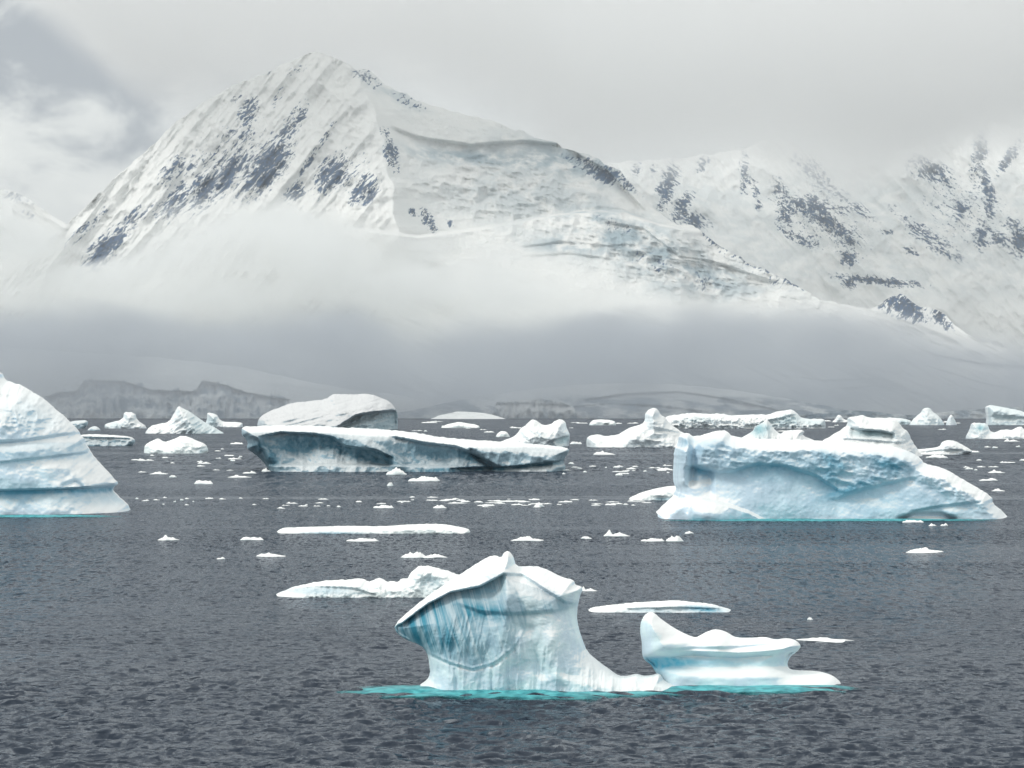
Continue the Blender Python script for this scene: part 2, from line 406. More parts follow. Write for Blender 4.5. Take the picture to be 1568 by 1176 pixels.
def masks(lst, noise_f, thr=0.5):
    fs = [(blob(l[0], l[1], l[2]*1.3, l[3]*1.6, l[4]), l[5]) for l in lst]
    def f(x, y):
        m = 0
        for g, a in fs: m = np.maximum(m, a*g(x, y))
        return np.clip(0.92*m, 0, 1)
    return f
fall = -51.0     # fall line of the left face, degrees
rock_noise_L = lambda x, y: f_noise(20, 4.5, 1.0, 4, 91, fall)(x, y)
main_rock = masks([
    (320, 262, 130, 40, -42, .36), (520, 270, 60, 30, -50, .36), (960, 280, 50, 12, 40, .34), (1150, 410, 90, 10, 28, .34),
    (380, 172, 22, 10, -62, .75), (362, 150, 10, 5, -60, .6), (447, 192, 34, 9, -58, .75), (407, 258, 46, 16, -50, 1.0), (352, 262, 42, 15, -52, .8),
    (318, 290, 38, 14, -48, .9), (270, 308, 34, 13, -48, .8), (262, 262, 28, 9, -50, .65), (372, 222, 30, 9, -55, .6),
    (500, 205, 22, 4, -55, .6), (470, 250, 36, 4, -55, .55), (512, 266, 26, 16, -58, .95), (558, 292, 22, 13, -50, .85), (450, 296, 16, 9, -50, .8),
    (165, 378, 48, 12, -45, .95), (130, 350, 50, 6, -42, .5), (75, 362, 18, 5, -45, .7), (205, 335, 20, 9, -45, .7),
    (425, 150, 16, 6, -60, .5), (455, 108, 25, 8, -30, .35), (410, 118, 22, 7, -50, .38), (600, 238, 22, 7, 70, .85), (590, 205, 14, 6, 60, .5), (655, 338, 16, 6, 60, .9),
    (632, 325, 8, 4, 50, .7), (690, 342, 12, 4, 60, .5), (915, 262, 45, 9, 25, .75), (950, 275, 25, 8, 40, .6), (560, 118, 26, 9, 35, .5), (625, 155, 30, 7, 25, .45),
    (1150, 400, 28, 6, 30, .85), (1100, 372, 25, 5, 32, .6), (1215, 432, 30, 5, 25, .6), (1385, 468, 34, 13, 20, 1.0), (1360, 455, 14, 8, -60, .9), (1440, 488, 18, 7, 40, .95),
    (940, 345, 40, 10, 20, .35), (1000, 400, 60, 20, 25, .30), (1080, 430, 50, 20, 15, .30), (1330, 440, 18, 3, 0, .7)], rock_noise_L)
main_bare = lambda x, y: np.clip(0.85*blob(720, 240, 120, 12, 5)(x, y)+0.8*blob(880, 245, 110, 26, 15)(x, y)+0.8*blob(800, 300, 150, 55, 8)(x, y)*0.6
    + 1.0*blob(975, 360, 90, 26, 20)(x, y)+0.9*blob(1060, 425, 130, 36, 14)(x, y)+0.8*blob(870, 375, 70, 16, 0)(x, y)
    + 0.5*blob(600, 140, 60, 16, 35)(x, y), 0, 1)
left_mask = lambda x, y: 1-ss(-25, 10, x-np.interp(y, [100, 170, 215, 300, 420], [545, 572, 592, 602, 612]))
right_mask = lambda x, y: 1-left_mask(x, y)
ice_zone = lambda x, y: np.clip(blob(760, 280, 150, 60, 6)(x, y)+blob(1040, 405, 170, 50, 14)(x, y), 0, 1)
low_zone = lambda x, y: ss(430, 520, y)
terrain('mountain',
    [(-260, 560), (-60, 470), (0, 425), (60, 378), (110, 337), (160, 290), (200, 252), (240, 214), (280, 180), (320, 152), (360, 131), (400, 112), (435, 97),
     (470, 83), (490, 79), (512, 90), (540, 103), (562, 108), (590, 130), (640, 153), (700, 171), (760, 189), (830, 213), (880, 231), (930, 251), (952, 264), (975, 289),
     (1000, 318), (1030, 340), (1060, 346), (1100, 374), (1150, 404), (1200, 427), (1260, 462), (1330, 474), (1352, 462), (1380, 447), (1410, 470), (1440, 476),
     (1462, 500), (1500, 521), (1568, 546), (1700, 596), (1850, 640)],
    642, 9600, 1.15,
    [(lambda t: lambda x, y: t(x, y)*(1-ss(330, 450, y)))(f_tent([(545, 100), (572, 170), (592, 215), (602, 300), (612, 420), (640, 640)], 150, 260, 55)),
     f_noise(90, 17, 11, 5, 21, fall, True, left_mask), f_noise(38, 26, 12, 5, 27, fall, True, left_mask), f_noise(300, 60, 30, 3, 24, fall, False, left_mask),
     f_step([(600, 195), (640, 210), (720, 222), (800, 216), (860, 222), (930, 262), (985, 320)], 20, 70, 6, 14),
     f_step([(560, 352), (640, 362), (740, 349), (830, 332), (900, 324), (955, 323), (1010, 345), (1060, 352)], -75, 0, 6, 40),
     f_noise(30, 16, 18, 5, 31, 8, True, lambda x, y: ice_zone(x, y)),
     f_noise(8, 5, 3.0, 3, 32, 8, True, lambda x, y: ice_zone(x, y)),
     f_step([(800, 378), (860, 370), (930, 376), (1000, 372)], 6, 16, 3, 20), f_step([(810, 392), (870, 388), (950, 398)], 5, 14, 3, 20),
     f_step([(930, 340), (985, 350), (1040, 392), (1090, 400), (1180, 430)], 13, 45, 5, 20),
     f_step([(1210, 575), (1260, 583), (1330, 580)], 8, 12, 2.5, 30), f_step([(1290, 595), (1350, 590), (1420, 606)], 7, 12, 2.5, 30), f_step([(1440, 545), (1500, 556), (1600, 562)], 9, 14, 2.5, 30),
     f_step([(1420, 560), (1500, 585), (1568, 600)], 8, 12, 2.5, 20),
     f_noise(90, 40, 12, 4, 33, 15, False), f_noise(160, 30, 30, 4, 36, 25, False, low_zone)],
    MT_MAIN, main_rock, main_bare, rough=5.0, seed=3)
# far range on the right, its tops lost in cloud
far_noise = lambda x, y: f_noise(11, 5, 1.0, 5, 191, 40)(x, y)
far_rock = masks([(1260, 335, 120, 40, 28, .36), (1480, 320, 90, 50, 20, .36),(1022, 285, 34, 10, -70, .9), (1045, 318, 22, 9, -60, .95), (1062, 340, 22, 10, 20, .9), (1075, 252, 16, 6, -60, .7), (975, 255, 16, 6, -80, .6), (1000, 262, 12, 5, -70, .6),
    (1140, 262, 7, 24, 0, .8), (1155, 285, 20, 6, 70, .7), (1162, 315, 5, 6, 0, .8), (1245, 262, 40, 12, 45, .65), (1195, 290, 22, 8, 60, .7), (1240, 318, 45, 12, 10, .95), (1200, 330, 12, 16, 0, .8), (1270, 345, 45, 9, 25, .95),
    (1225, 365, 30, 8, 30, .7), (1300, 368, 14, 8, 20, .9), (1300, 395, 12, 10, 10, .95), (1345, 430, 55, 5, 6, .95), (1300, 432, 10, 8, 0, .9), (1300, 310, 45, 8, 35, .6), (1358, 355, 8, 4, 0, .8),
    (1425, 262, 34, 14, 30, .8), (1445, 275, 20, 8, 30, .8), (1500, 235, 11, 30, 10, .85), (1510, 290, 10, 26, -20, .85), (1545, 240, 8, 24, 35, .85), (1472, 320, 14, 14, 0, .8), (1425, 365, 50, 10, 35, .75),
    (1505, 360, 14, 16, 0, .75), (1530, 365, 10, 10, 0, .9), (1560, 370, 14, 16, 0, 1.0), (1550, 345, 14, 10, 0, .7), (1395, 385, 14, 6, 20, .6), (1515, 320, 10, 14, 0, .8), (1380, 330, 30, 6, 40, .5)], far_noise)
terrain('mountain_range',
    [(820, 330), (880, 262), (930, 250), (1000, 246), (1070, 236), (1120, 232), (1190, 208), (1240, 236), (1290, 262), (1350, 240), (1400, 222), (1450, 200), (1500, 186), (1568, 196), (1650, 170), (1800, 260), (1900, 400)],
    660, 12900, 1.35,
    [f_noise(90, 34, 15, 5, 41, 48, True), f_noise(30, 20, 5, 4, 42, 45, True), f_noise(300, 120, 60, 3, 43, 30, False),
     f_line([(1190, 215), (1240, 275), (1300, 330), (1350, 400), (1420, 470)], 60, 60), f_line([(1390, 250), (1400, 330), (1460, 430)], 40, 45), f_line([(1010, 250), (1060, 350), (1200, 440)], 50, 60)],
    MT_FAR, far_rock, lambda x, y: 0.25*ss(230, 300, y)*(1-ss(430, 480, y)), rough=5.0, seed=9)
terrain('distant_hill', [(-300, 300), (-120, 262), (0, 286), (30, 296), (60, 316), (110, 350), (180, 420), (260, 520)], 650, 14500, 1.0,
    [f_noise(80, 22, 26, 5, 51, 35, True)], MT_MAIN, masks([(20, 300, 30, 8, 20, .5), (40, 330, 20, 8, 20, .4)], far_noise), None, step=2.5, rough=3, seed=15)
# low coast: snow slopes, glacier fronts
cliffs = lambda x, y: np.clip(ss(590, 600, y+6*vn(x/22, y*0, 0, 5))*(1-ss(430, 470, x)), 0, 1)
def cl_amt(x, y):
    line = 4*vn(x/25.0, x*0, 0, 11)+6*vn(x/9.0, x*0, 0, 8)+3*vn(x/3.5, x*0, 0, 9)+np.interp(x, [60, 85, 118, 130, 190, 232, 300, 308, 345, 375, 400, 425, 470], [640, 606, 601, 583, 585, 600, 602, 584, 590, 603, 622, 606, 640])
    return ss(-1.5, 1.5, y-line)*(1-ss(425, 455, x))*ss(55, 80, x)
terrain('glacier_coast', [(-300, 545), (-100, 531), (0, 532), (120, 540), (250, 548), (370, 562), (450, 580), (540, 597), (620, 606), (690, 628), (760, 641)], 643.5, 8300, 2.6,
    [f_step([(72, 608), (90, 602), (118, 600), (130, 583), (190, 585), (232, 598), (300, 600), (310, 584), (345, 590), (375, 601), (440, 612)], 34, 46, 2.5, 10),
     f_noise(10, 26, 24, 5, 61, 0, True, cl_amt), f_noise(4, 9, 4, 3, 62, 0, True, cl_amt), f_noise(120, 16, 8, 4, 63, 3, False)],
    MT_LOW, None, lambda x, y: cl_amt(x, y)*(0.75+0.5*vn(x/5.0, y/14.0, 0, 4)), step=1.3, rough=1.2, seed=21)
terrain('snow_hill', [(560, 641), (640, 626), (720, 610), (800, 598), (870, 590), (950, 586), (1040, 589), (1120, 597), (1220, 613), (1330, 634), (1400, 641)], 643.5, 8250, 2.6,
    [f_step([(900, 612), (960, 603), (1040, 600), (1120, 612), (1200, 630)], 14, 16, 2.5, 30), f_step([(870, 624), (930, 618), (1010, 622), (1080, 630)], 10, 10, 2.5, 30), f_noise(70, 10, 9, 4, 66, 4, False), f_noise(20, 6, 5, 4, 67, 10, True, lambda x, y: ss(600, 612, y))],
    MT_LOW, None, lambda x, y: 0.8*ss(604, 616, y+5*vn(x/30, y/9, 0, 3)), step=1.4, rough=1.2, seed=25)
terrain('glacier_front', [(745, 641), (757, 628), (758, 616), (790, 613), (830, 611), (862, 616), (880, 624), (884, 641)], 643.5, 8180, 0.5,
    [f_noise(9, 20, 8, 5, 71, 0, True), f_step([(745, 619), (800, 617), (890, 622)], 5, 12, 2, 5)],
    MT_LOW, None, lambda x, y: 0.9+0*x, step=1.2, rough=0.8, seed=29, back=700)
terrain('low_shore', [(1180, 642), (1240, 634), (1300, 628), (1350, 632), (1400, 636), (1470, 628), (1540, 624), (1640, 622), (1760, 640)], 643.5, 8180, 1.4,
    [f_noise(18, 9, 8, 5, 74, 0, True)], MT_LOW, None, lambda x, y: 0.9+0*x, step=1.4, rough=1.2, seed=31, back=700)
terrain('snowy_islet', [(655, 644), (672, 636), (700, 630), (740, 632), (765, 638), (782, 644)], 645.2, 7300, 1.6,
    [f_noise(30, 7, 4, 4, 75, 5, False)], MT_LOW, None, None, step=1.2, rough=0.6, seed=33, back=300)

# ------------------------------------------------------------------ icebergs
def berg(name, label, cat, outline, yw, T, feats, mat, clear=None, step=1.6, R=None, p=2.4, rough=0.8, parts=None, sm=1, group=None,
         Tb=None, noise=(22, 16, 4.0), seed=1, grit=0.5):
    """one iceberg: outline and relief in px of its own distance; a solid with a front, a back and a keel below the water"""
    Yf = ysun(yw); s = Yf/F; Yb = Yf+T*s; Tb = Tb if Tb is not None else T*0.9
    R = R or T*0.8
    ol = smooth_outline(outline, sm)
    ol = dense(ol, step)
    ox = np.array([q[0] for q in ol]); oy = np.array([q[1] for q in ol])
    jx = rough*fbm(ox/6.0, oy/6.0, 0, 3, seed+50); jy = rough*fbm(ox/6.0+40, oy/6.0, 0, 3, seed+70)
    low = oy > yw+1.0
    ox = ox+jx*~low; oy = oy+jy*~low
    ol = list(zip(ox.tolist(), oy.tolist()))
    # interior points
    gx, gy = np.meshgrid(np.arange(ox.min(), ox.max(), step), np.arange(oy.min(), oy.max(), step*0.9))
    gx = gx+(np.arange(gx.shape[0]) % 2)[:, None]*step*0.5
    rs = np.random.RandomState(seed)
    gx = (gx+rs.uniform(-.18, .18, gx.shape)*step).ravel(); gy = (gy+rs.uniform(-.18, .18, gy.shape)*step).ravel()
    m = inside(gx, gy, ol); gx, gy = gx[m], gy[m]
    dd = segdist(gx, gy, ol+[ol[0]]); m = dd > step*0.55; gx, gy = gx[m], gy[m]
    P = [Vector((a, c)) for a, c in ol]+[Vector((a, c)) for a, c in zip(gx, gy)]
    nb = len(ol)
    vs, es, fs, _, _, _ = delaunay_2d_cdt(P, [], [list(range(nb))], 1, 1e-4)
    PX = np.array([q[0] for q in vs]); PY = np.array([q[1] for q in vs])
    fs = np.array([f for f in fs if len(f) == 3])
    # distance to the part of the outline above the water
    hidden = yw+2.0
    segs = []
    lp = ol+[ol[0]]
    d = np.full(PX.shape, 1e9)
    for (x0, y0), (x1, y1) in zip(lp[:-1], lp[1:]):
        if y0 > hidden and y1 > hidden: continue
        ex, ey = x1-x0, y1-y0; L = ex*ex+ey*ey+1e-9
        t = np.clip(((PX-x0)*ex+(PY-y0)*ey)/L, 0, 1)
        d = np.minimum(d, np.hypot(PX-x0-t*ex, PY-y0-t*ey))
    u = 1-np.clip(d/R, 0, 1)
    prof = (1-u**p)**(1/p)
    D = T*prof
    nz = noise[2]*fbm(PX/noise[0], PY/noise[1], 0, 5, seed)+grit*fbm(PX/3.2, PY/2.6, 0, 3, seed+7)
    fe = 0
    for f in feats: fe = fe+f(PX, PY)
    D = D+(nz+fe)*np.clip(d/4.0, 0, 1)
    D = np.maximum(D, 0.0)
    Yd = Yb-D*s
    X = (PX-784)/F*Yd; Z = H-(PY-HY)/F*Yd
    # keep the keel shallow
    Db = Tb*prof+noise[2]*fbm(PX/noise[0]+9, PY/noise[1], 0, 4, seed+31)*np.clip(d/4.0, 0, 1)
    Db = np.maximum(Db, 0)
    Yk = Yb+Db*s
    Xk = (PX-784)/F*Yb; Zk = H-(PY-HY)/F*Yb
    n = len(PX)
    V = np.concatenate([np.stack([X, Yd, Z], -1), np.stack([Xk, Yk, Zk], -1)])
    # triangles: orient the front towards the camera
    a, b2, c2 = fs[:, 0], fs[:, 1], fs[:, 2]
    cr = (PX[b2]-PX[a])*(PY[c2]-PY[a])-(PY[b2]-PY[a])*(PX[c2]-PX[a])
    fs = np.where((cr > 0)[:, None], fs[:, [0, 2, 1]], fs)
    # boundary edges of the triangulation
    E = {}
    for t in fs.tolist():
        for i in range(3):
            e = (t[i], t[(i+1) % 3]); E[e] = 1
    bd = [e for e in E if (e[1], e[0]) not in E]
    tris = fs.tolist()+[[x+n for x in (t[0], t[2], t[1])] for t in fs.tolist()]
    for i, j in bd:
        if D[i] > 1e-6 or Db[i] > 1e-6 or D[j] > 1e-6 or Db[j] > 1e-6:
            tris.append([j, i, i+n]); tris.append([j, i+n, j+n])
    # weld the rim
    remap = np.arange(2*n)
    bv = set([i for e in bd for i in e])
    for i in bv:
        if D[i] <= 1e-6 and Db[i] <= 1e-6: remap[i+n] = i
    tris = [[int(remap[x]) for x in t] for t in tris]
    tris = np.array([t for t in tris if len(set(t)) == 3])
    fn = np.cross(V[tris[:, 1]]-V[tris[:, 0]], V[tris[:, 2]]-V[tris[:, 0]])
    VN = np.zeros_like(V)
    for k in range(3): np.add.at(VN, tris[:, k], fn)
    VN /= np.maximum(np.linalg.norm(VN, axis=1), 1e-12)[:, None]
    cl = np.zeros(n)
    if clear: cl = np.clip(clear(PX, PY), 0, 1)
    cl = np.concatenate([cl, np.zeros(n)])
    # parts: faces whose middle falls in a zone
    cxp = np.concatenate([PX, PX])[tris].mean(1); cyp = np.concatenate([PY, PY])[tris].mean(1)
    owner = np.zeros(len(tris), int)
    names = ['ice_body']
    for k, (pn, zone) in enumerate(parts or []):
        names.append(pn)
        owner[zone(cxp, cyp)] = k+1
    orig = np.array([(0.5*(X.min()+X.max())), Yb, 0.0])
    def sub(mask):
        t = tris[mask]; used = np.unique(t); mp = -np.ones(len(V), int); mp[used] = np.arange(len(used))
        return V[used]-orig, mp[t], cl[used], VN[used]
    if not parts:
        v, t, c, nn = sub(owner == 0)
        o = mesh_from(name, v, t, mat, attrs={'clear': c}, normals=nn)
        o.location = orig; return tag(o, label, cat, group)
    root = bpy.data.objects.new(name, None); C.objects.link(root); root.location = orig; tag(root, label, cat, group)
    root.empty_display_size = 1.0
    for k, pn in enumerate(names):
        if not (owner == k).any(): continue
        v, t, c, nn = sub(owner == k)
        mesh_from(pn, v, t, mat, attrs={'clear': c}, normals=nn, parent=root)
    return root
def above(line):
    lx = [q[0] for q in line]; ly = [q[1] for q in line]
    return lambda x, y: y < np.interp(x, lx, ly)
def below(line):
    lx = [q[0] for q in line]; ly = [q[1] for q in line]
    return lambda x, y: (y > np.interp(x, lx, ly)) & (x > lx[0]) & (x < lx[-1])
def awash(name, parent, x0, x1, y, half_y, seed, h=0.13):
    """ice foot just under the surface, its back breaking the water"""
    Yc = ysun(y); s = Yc/F
    cx = ((x0+x1)/2-784)*s; rx = (x1-x0)/2*s
    n, mrow = 96, 14
    V = [(0, 0, h)]; Fc = []; E = [1.0]
    for j in range(1, mrow+1):
        r = j/mrow
        for i in range(n):
            a = 2*math.pi*i/n
            k = 1+0.22*float(vn(math.cos(a)*2.5+seed, math.sin(a)*2.5, 0, seed))
            E.append(1-r**2.2)
            V.append((rx*r*k*math.cos(a), half_y*r*k*math.sin(a), h-0.22*r**4+0.09*float(vn(r*7*math.cos(a), r*5*math.sin(a), 0, seed+3))))
    for i in range(n): Fc.append((0, 1+i, 1+(i+1) % n))
    for j in range(mrow-1):
        for i in range(n):
            a0 = 1+j*n+i; a1 = 1+j*n+(i+1) % n
            Fc.append((a0, a0+n, a1+n, a1))
    # underside
    k0 = len(V); V.append((0, 0, -1.6)); E.append(0.0); last = 1+(mrow-1)*n
    for i in range(n): Fc.append((k0, last+(i+1) % n, last+i))
    o = mesh_from(name, V, Fc, TEAL, attrs={'clear': E}, parent=parent)
    o.location = Vector((cx, Yc, 0))-parent.location
    return o

# -- the near sculpted berg with the hollow face
wall_top = [(603, 958), (625, 945), (652, 926), (680, 914), (712, 904), (742, 896), (770, 880), (790, 876), (812, 890), (840, 908), (862, 925), (880, 930), (900, 932)]
lip = [(600, 960), (615, 955), (640, 936), (655, 925), (690, 907), (735, 898), (762, 884), (771, 879)]
bowl_zone = [(600, 959), (615, 955), (655, 925), (690, 907), (735, 898), (771, 880), (788, 900), (806, 930), (806, 962), (787, 993), (757, 1015), (724, 1025), (688, 1017), (648, 998), (604, 970)]
def cav(x, y):  # clear blue ice tint; the hollow's shading is put into it too
    zone = ss(-2.0, 2.0, np.where(inside(x, y, bowl_zone), 1, -1)*segdist(x, y, bowl_zone+bowl_zone[:1]))
    v = zone*(0.50+1.0*blob(655, 955, 60, 34, 20)(x, y)+0.55*blob(735, 935, 60, 13, 5)(x, y)+0.3*blob(730, 905, 40, 12, -15)(x, y))
    v = v+(1-zone)*(0.6*blob(835, 932, 34, 9, -10)(x, y)+0.25*blob(830, 905, 40, 14, 10)(x, y)*(y > 890)+0.12)
    return np.clip(v, 0, 1)*(y > np.interp(x, [q[0] for q in lip]+[790, 900], [q[1] for q in lip]+[890, 925]))
bowl = [(606, 968), (650, 996), (690, 1014), (724, 1023), (755, 1014), (785, 992), (800, 968)]
F1 = berg('sculpted_iceberg', 'tall sculpted iceberg with overhanging left lip and fluted dark blue hollow in its face', 'iceberg',
    [(603, 957), (626, 936), (649, 917), (675, 899), (702, 881), (725, 866), (746, 853), (759, 850), (767, 854), (772, 846), (778, 843), (786, 851), (790, 867), (810, 867), (830, 868),
     (861, 884), (878, 888), (882, 896), (893, 899), (888, 914), (884, 932), (884, 953), (890, 975), (899, 998), (917, 1013), (937, 1028), (950, 1036), (962, 1036), (975, 1032), (988, 1036), (1000, 1034),
     (1010, 1031), (1018, 1043), (1040, 1052), (1044, 1064), (1038, 1082), (640, 1082), (636, 1060), (641, 1050), (652, 1043), (659, 1032), (657, 1014), (654, 999), (644, 988), (621, 979), (607, 970)],
    1061, 95, [
        f_step(lip, 30, 75, 3, 6), f_step([(700, 925), (740, 938), (790, 940), (850, 936), (880, 928)], 9, 45, 8, 16),
        f_step([(771, 879), (800, 880), (830, 900), (865, 922), (884, 926)], 10, 40, 5, 10),
        f_line([(778, 850), (778, 900), (772, 960), (765, 1050)], 12, 14), f_line([(700, 1020), (712, 1062)], 5, 5),
        f_line(bowl, 2.2, 2.6), f_line([(650, 1000), (690, 1018), (724, 1027), (760, 1018), (788, 996)], -2.5, 2.2),
        f_line([(812, 965), (818, 1000), (828, 1028)], -9, 9), f_line([(845, 980), (850, 1030)], 7, 12), f_line([(697, 1025), (700, 1062)], -4, 3), f_line([(754, 1020), (753, 1062)], -5, 3), f_line([(775, 1000), (778, 1062)], -4, 3),
        f_noise(6.0, 60, 3.0, 3, 12, 12, True, lambda x, y: cav(x, y)*ss(935, 950, y)), f_noise(12, 70, 3.5, 3, 14, 3, True, lambda x, y: ss(960, 990, y)),
        f_step([(830, 1040), (850, 1034), (880, 1040), (920, 1044), (940, 1046)], -8, 0, 14, 12),
        f_step([(930, 1036), (960, 1040), (1040, 1056)], -10, 0, 5, 10)],
    ICE_NEAR, cav, step=1.25, R=62, p=2.2, rough=0.6, noise=(40, 30, 5.0), seed=2,
    parts=[('snow_crown', above(wall_top)), ('ice_ledge', lambda x, y: x > 938)])
awash('submerged_foot', F1, 505, 1050, 1060, 4.0, 4)
# -- the smooth berg beside it
F2 = berg('smooth_iceberg', 'smooth rounded white iceberg with upright left horn, right of the sculpted one', 'iceberg',
    [(996, 937), (1003, 939), (1010, 946), (1018, 952), (1030, 960), (1044, 968), (1065, 977), (1074, 973), (1082, 968), (1097, 963), (1112, 967), (1124, 975), (1135, 977), (1155, 977), (1173, 975), (1188, 980),
     (1209, 977), (1220, 981), (1227, 989), (1222, 997), (1209, 1006), (1205, 1018), (1210, 1025), (1222, 1027), (1256, 1028), (1275, 1034), (1286, 1043), (1294, 1054), (1296, 1074), (1010, 1074),
     (1010, 1054), (1009, 1038), (1002, 1026), (997, 1018), (988, 1012), (983, 1004), (983, 985), (980, 968), (981, 953), (987, 942)],
    1053, 80, [
        f_step([(985, 1006), (1003, 1004), (1060, 1000), (1130, 1003), (1180, 1000), (1225, 994)], 26, 40, 9, 8),
        f_step([(1000, 1000), (1060, 992), (1110, 992), (1180, 986)], 7, 16, 6, 20), f_line([(1090, 968), (1040, 985), (1000, 992)], 6, 8),
        f_line([(1000, 1018), (1080, 1024), (1190, 1022)], -8, 8), f_blob(1000, 965, 20, 26, 0, 8)],
    ICE_SMOOTH, lambda x, y: np.clip(1.0*blob(1015, 1016, 42, 13, -3)(x, y)+0.45*blob(1100, 1013, 110, 7, 0)(x, y), 0, 1)*ss(1003, 1008, y), step=1.25, R=46, p=2.1, rough=0.15, noise=(60, 30, 3.5), grit=0.05, seed=5, sm=2,
    parts=[('ice_foot', below([(1000, 1030), (1030, 1033), (1200, 1026), (1300, 1024)]))])
awash('submerged_foot', F2, 950, 1325, 1055, 3.2, 9)
# -- big layered berg on the left
L1 = berg('layered_iceberg', 'huge banded white iceberg sloping down to the right, cut by the left edge of view', 'iceberg',
    [(-190, 780), (-150, 690), (-110, 620), (-60, 575), (-20, 566), (0, 568), (5, 581), (18, 585), (33, 590), (50, 600), (64, 609), (87, 628), (103, 643), (117, 657), (128, 675), (138, 693), (150, 708), (163, 721), (181, 741),
     (170, 748), (176, 756), (195, 772), (201, 787), (203, 800), (-185, 800)],
    788, 170, [
        f_step([(-190, 752), (0, 751), (100, 748), (178, 744)], 16, 40, 2.5, 4), f_step([(-190, 716), (0, 708), (70, 700), (140, 692)], 6, 22, 3, 6),
        f_step([(-190, 690), (0, 676), (40, 674), (80, 668), (120, 662)], 9, 20, 5, 6),
        f_noise(16, 12, 5, 5, 81, 0, True, lambda x, y: (1-ss(655, 672, y))), f_noise(30, 50, 4, 3, 82, 20, False), f_line([(98, 744), (115, 739), (125, 745)], -8, 4)],
    ICE_MID, lambda x, y: np.clip(0.5*ss(675, 680, y)*(1-ss(695, 712, y))*.6+0.85*np.exp(-((y-np.interp(x, [0, 170], [754, 750]))/4)**2)*ss(-60, 20, x+60)+0.45*np.exp(-((y-762)/12)**2)+0.3*blob(45, 640, 45, 25, 20)(x, y), 0, 1),
    step=1.6, R=120, p=1.9, rough=1.3, noise=(40, 30, 6), seed=6,
    parts=[('wave_cut_base', below([(-300, 752), (0, 751), (100, 748), (300, 742)]))])
# -- tabular berg on the right
tab_cap = [(1060, 668), (1118, 667), (1135, 677), (1165, 684), (1210, 687), (1260, 687), (1310, 690), (1360, 697), (1400, 702), (1416, 711), (1450, 716)]
band_edge = [(1066, 712), (1085, 717), (1100, 723), (1125, 721), (1160, 710), (1200, 713), (1250, 728), (1285, 752)]
band2 = [(1282, 764), (1300, 756), (1330, 747), (1395, 732)]
T1 = berg('tabular_iceberg', 'large flat-topped pale blue iceberg with curved lower wall and long tapering right end', 'iceberg',
    [(1004, 790), (1021, 773), (1036, 760), (1039, 750), (1034, 738), (1035, 714), (1036, 690), (1042, 680), (1044, 666), (1054, 662), (1062, 669), (1082, 665), (1099, 659), (1113, 660), (1121, 668), (1154, 672), (1225, 673), (1280, 676), (1330, 679),
     (1365, 683), (1395, 692), (1411, 702), (1415, 710), (1444, 716), (1480, 737), (1519, 760), (1520, 770), (1536, 784), (1550, 796), (1545, 808), (1004, 808)],
    795, 190, [
        f_step(band_edge, 13, 60, 6, 22), f_step(band2, 12, 45, 6, 22),
        f_line([(1064, 668), (1062, 700), (1060, 735)], -20, 7), f_line([(1082, 665), (1095, 700), (1110, 715)], 8, 14), f_line([(1045, 680), (1046, 740)], 8, 8),
        f_step([(1048, 716), (1060, 714), (1092, 722)], 14, 70, 6, 5),
        f_blob(1085, 790, 40, 20, 8, 30), f_step([(1054, 786), (1062, 768), (1075, 764), (1100, 769), (1145, 783), (1170, 796)], -16, 0, 5, 8),
        f_noise(22, 13, 5.5, 5, 86, 10, True, lambda x, y: ss(672, 690, y)*(1-ss(-8, 8, y-np.interp(x, [1060, 1100, 1160, 1200, 1250, 1290, 1330, 1395, 1520], [715, 722, 710, 713, 728, 756, 748, 735, 790])))),
        f_noise(7, 5, 1, 3, 87, 0, True, lambda x, y: ss(676, 690, y)*(1-ss(-6, 4, y-np.interp(x, [1060, 1100, 1160, 1200, 1250, 1290, 1330, 1395, 1520], [715, 722, 710, 713, 728, 756, 748, 735, 790])))),
        f_step([(1400, 782), (1440, 775), (1500, 768)], 7, 16, 4, 10), f_line([(1395, 733), (1420, 745), (1450, 765)], -6, 8), f_line([(1380, 797), (1400, 790), (1440, 790), (1460, 797)], -14, 5)],
    ICE_MID, lambda x, y: np.clip(0.5*blob(1090, 682, 36, 14, 0)(x, y)+1.0*blob(1076, 722, 16, 8, 20)(x, y)+0.45*blob(1160, 715, 60, 16, 0)(x, y)+0.8*blob(1275, 705, 22, 8, 35)(x, y)+0.9*blob(1360, 712, 26, 10, 15)(x, y)+0.9*blob(1310, 745, 60, 8, -18)(x, y)+0.55*blob(1270, 735, 24, 24, 0)(x, y)+0.5*blob(1052, 676, 10, 6, 0)(x, y)+0.4*blob(1220, 725, 90, 18, 0)(x, y)+0.35*blob(1340, 770, 60, 22, -10)(x, y)+.3*blob(1470, 775, 60, 12, 10)(x, y)+0.17*ss(684, 694, y)*(1-ss(712, 730, y))*(1-ss(1390, 1420, x)), 0, 1)*ss(660, 672, y),
    step=1.5, R=20, p=2.4, rough=1.0, noise=(60, 40, 7), seed=8,
    parts=[('snow_cap', above(tab_cap)), ('wave_washed_knob', lambda x, y: inside(x, y, [(1054, 812), (1054, 782), (1062, 768), (1075, 764), (1100, 769), (1145, 783), (1170, 796), (1170, 812)]))])
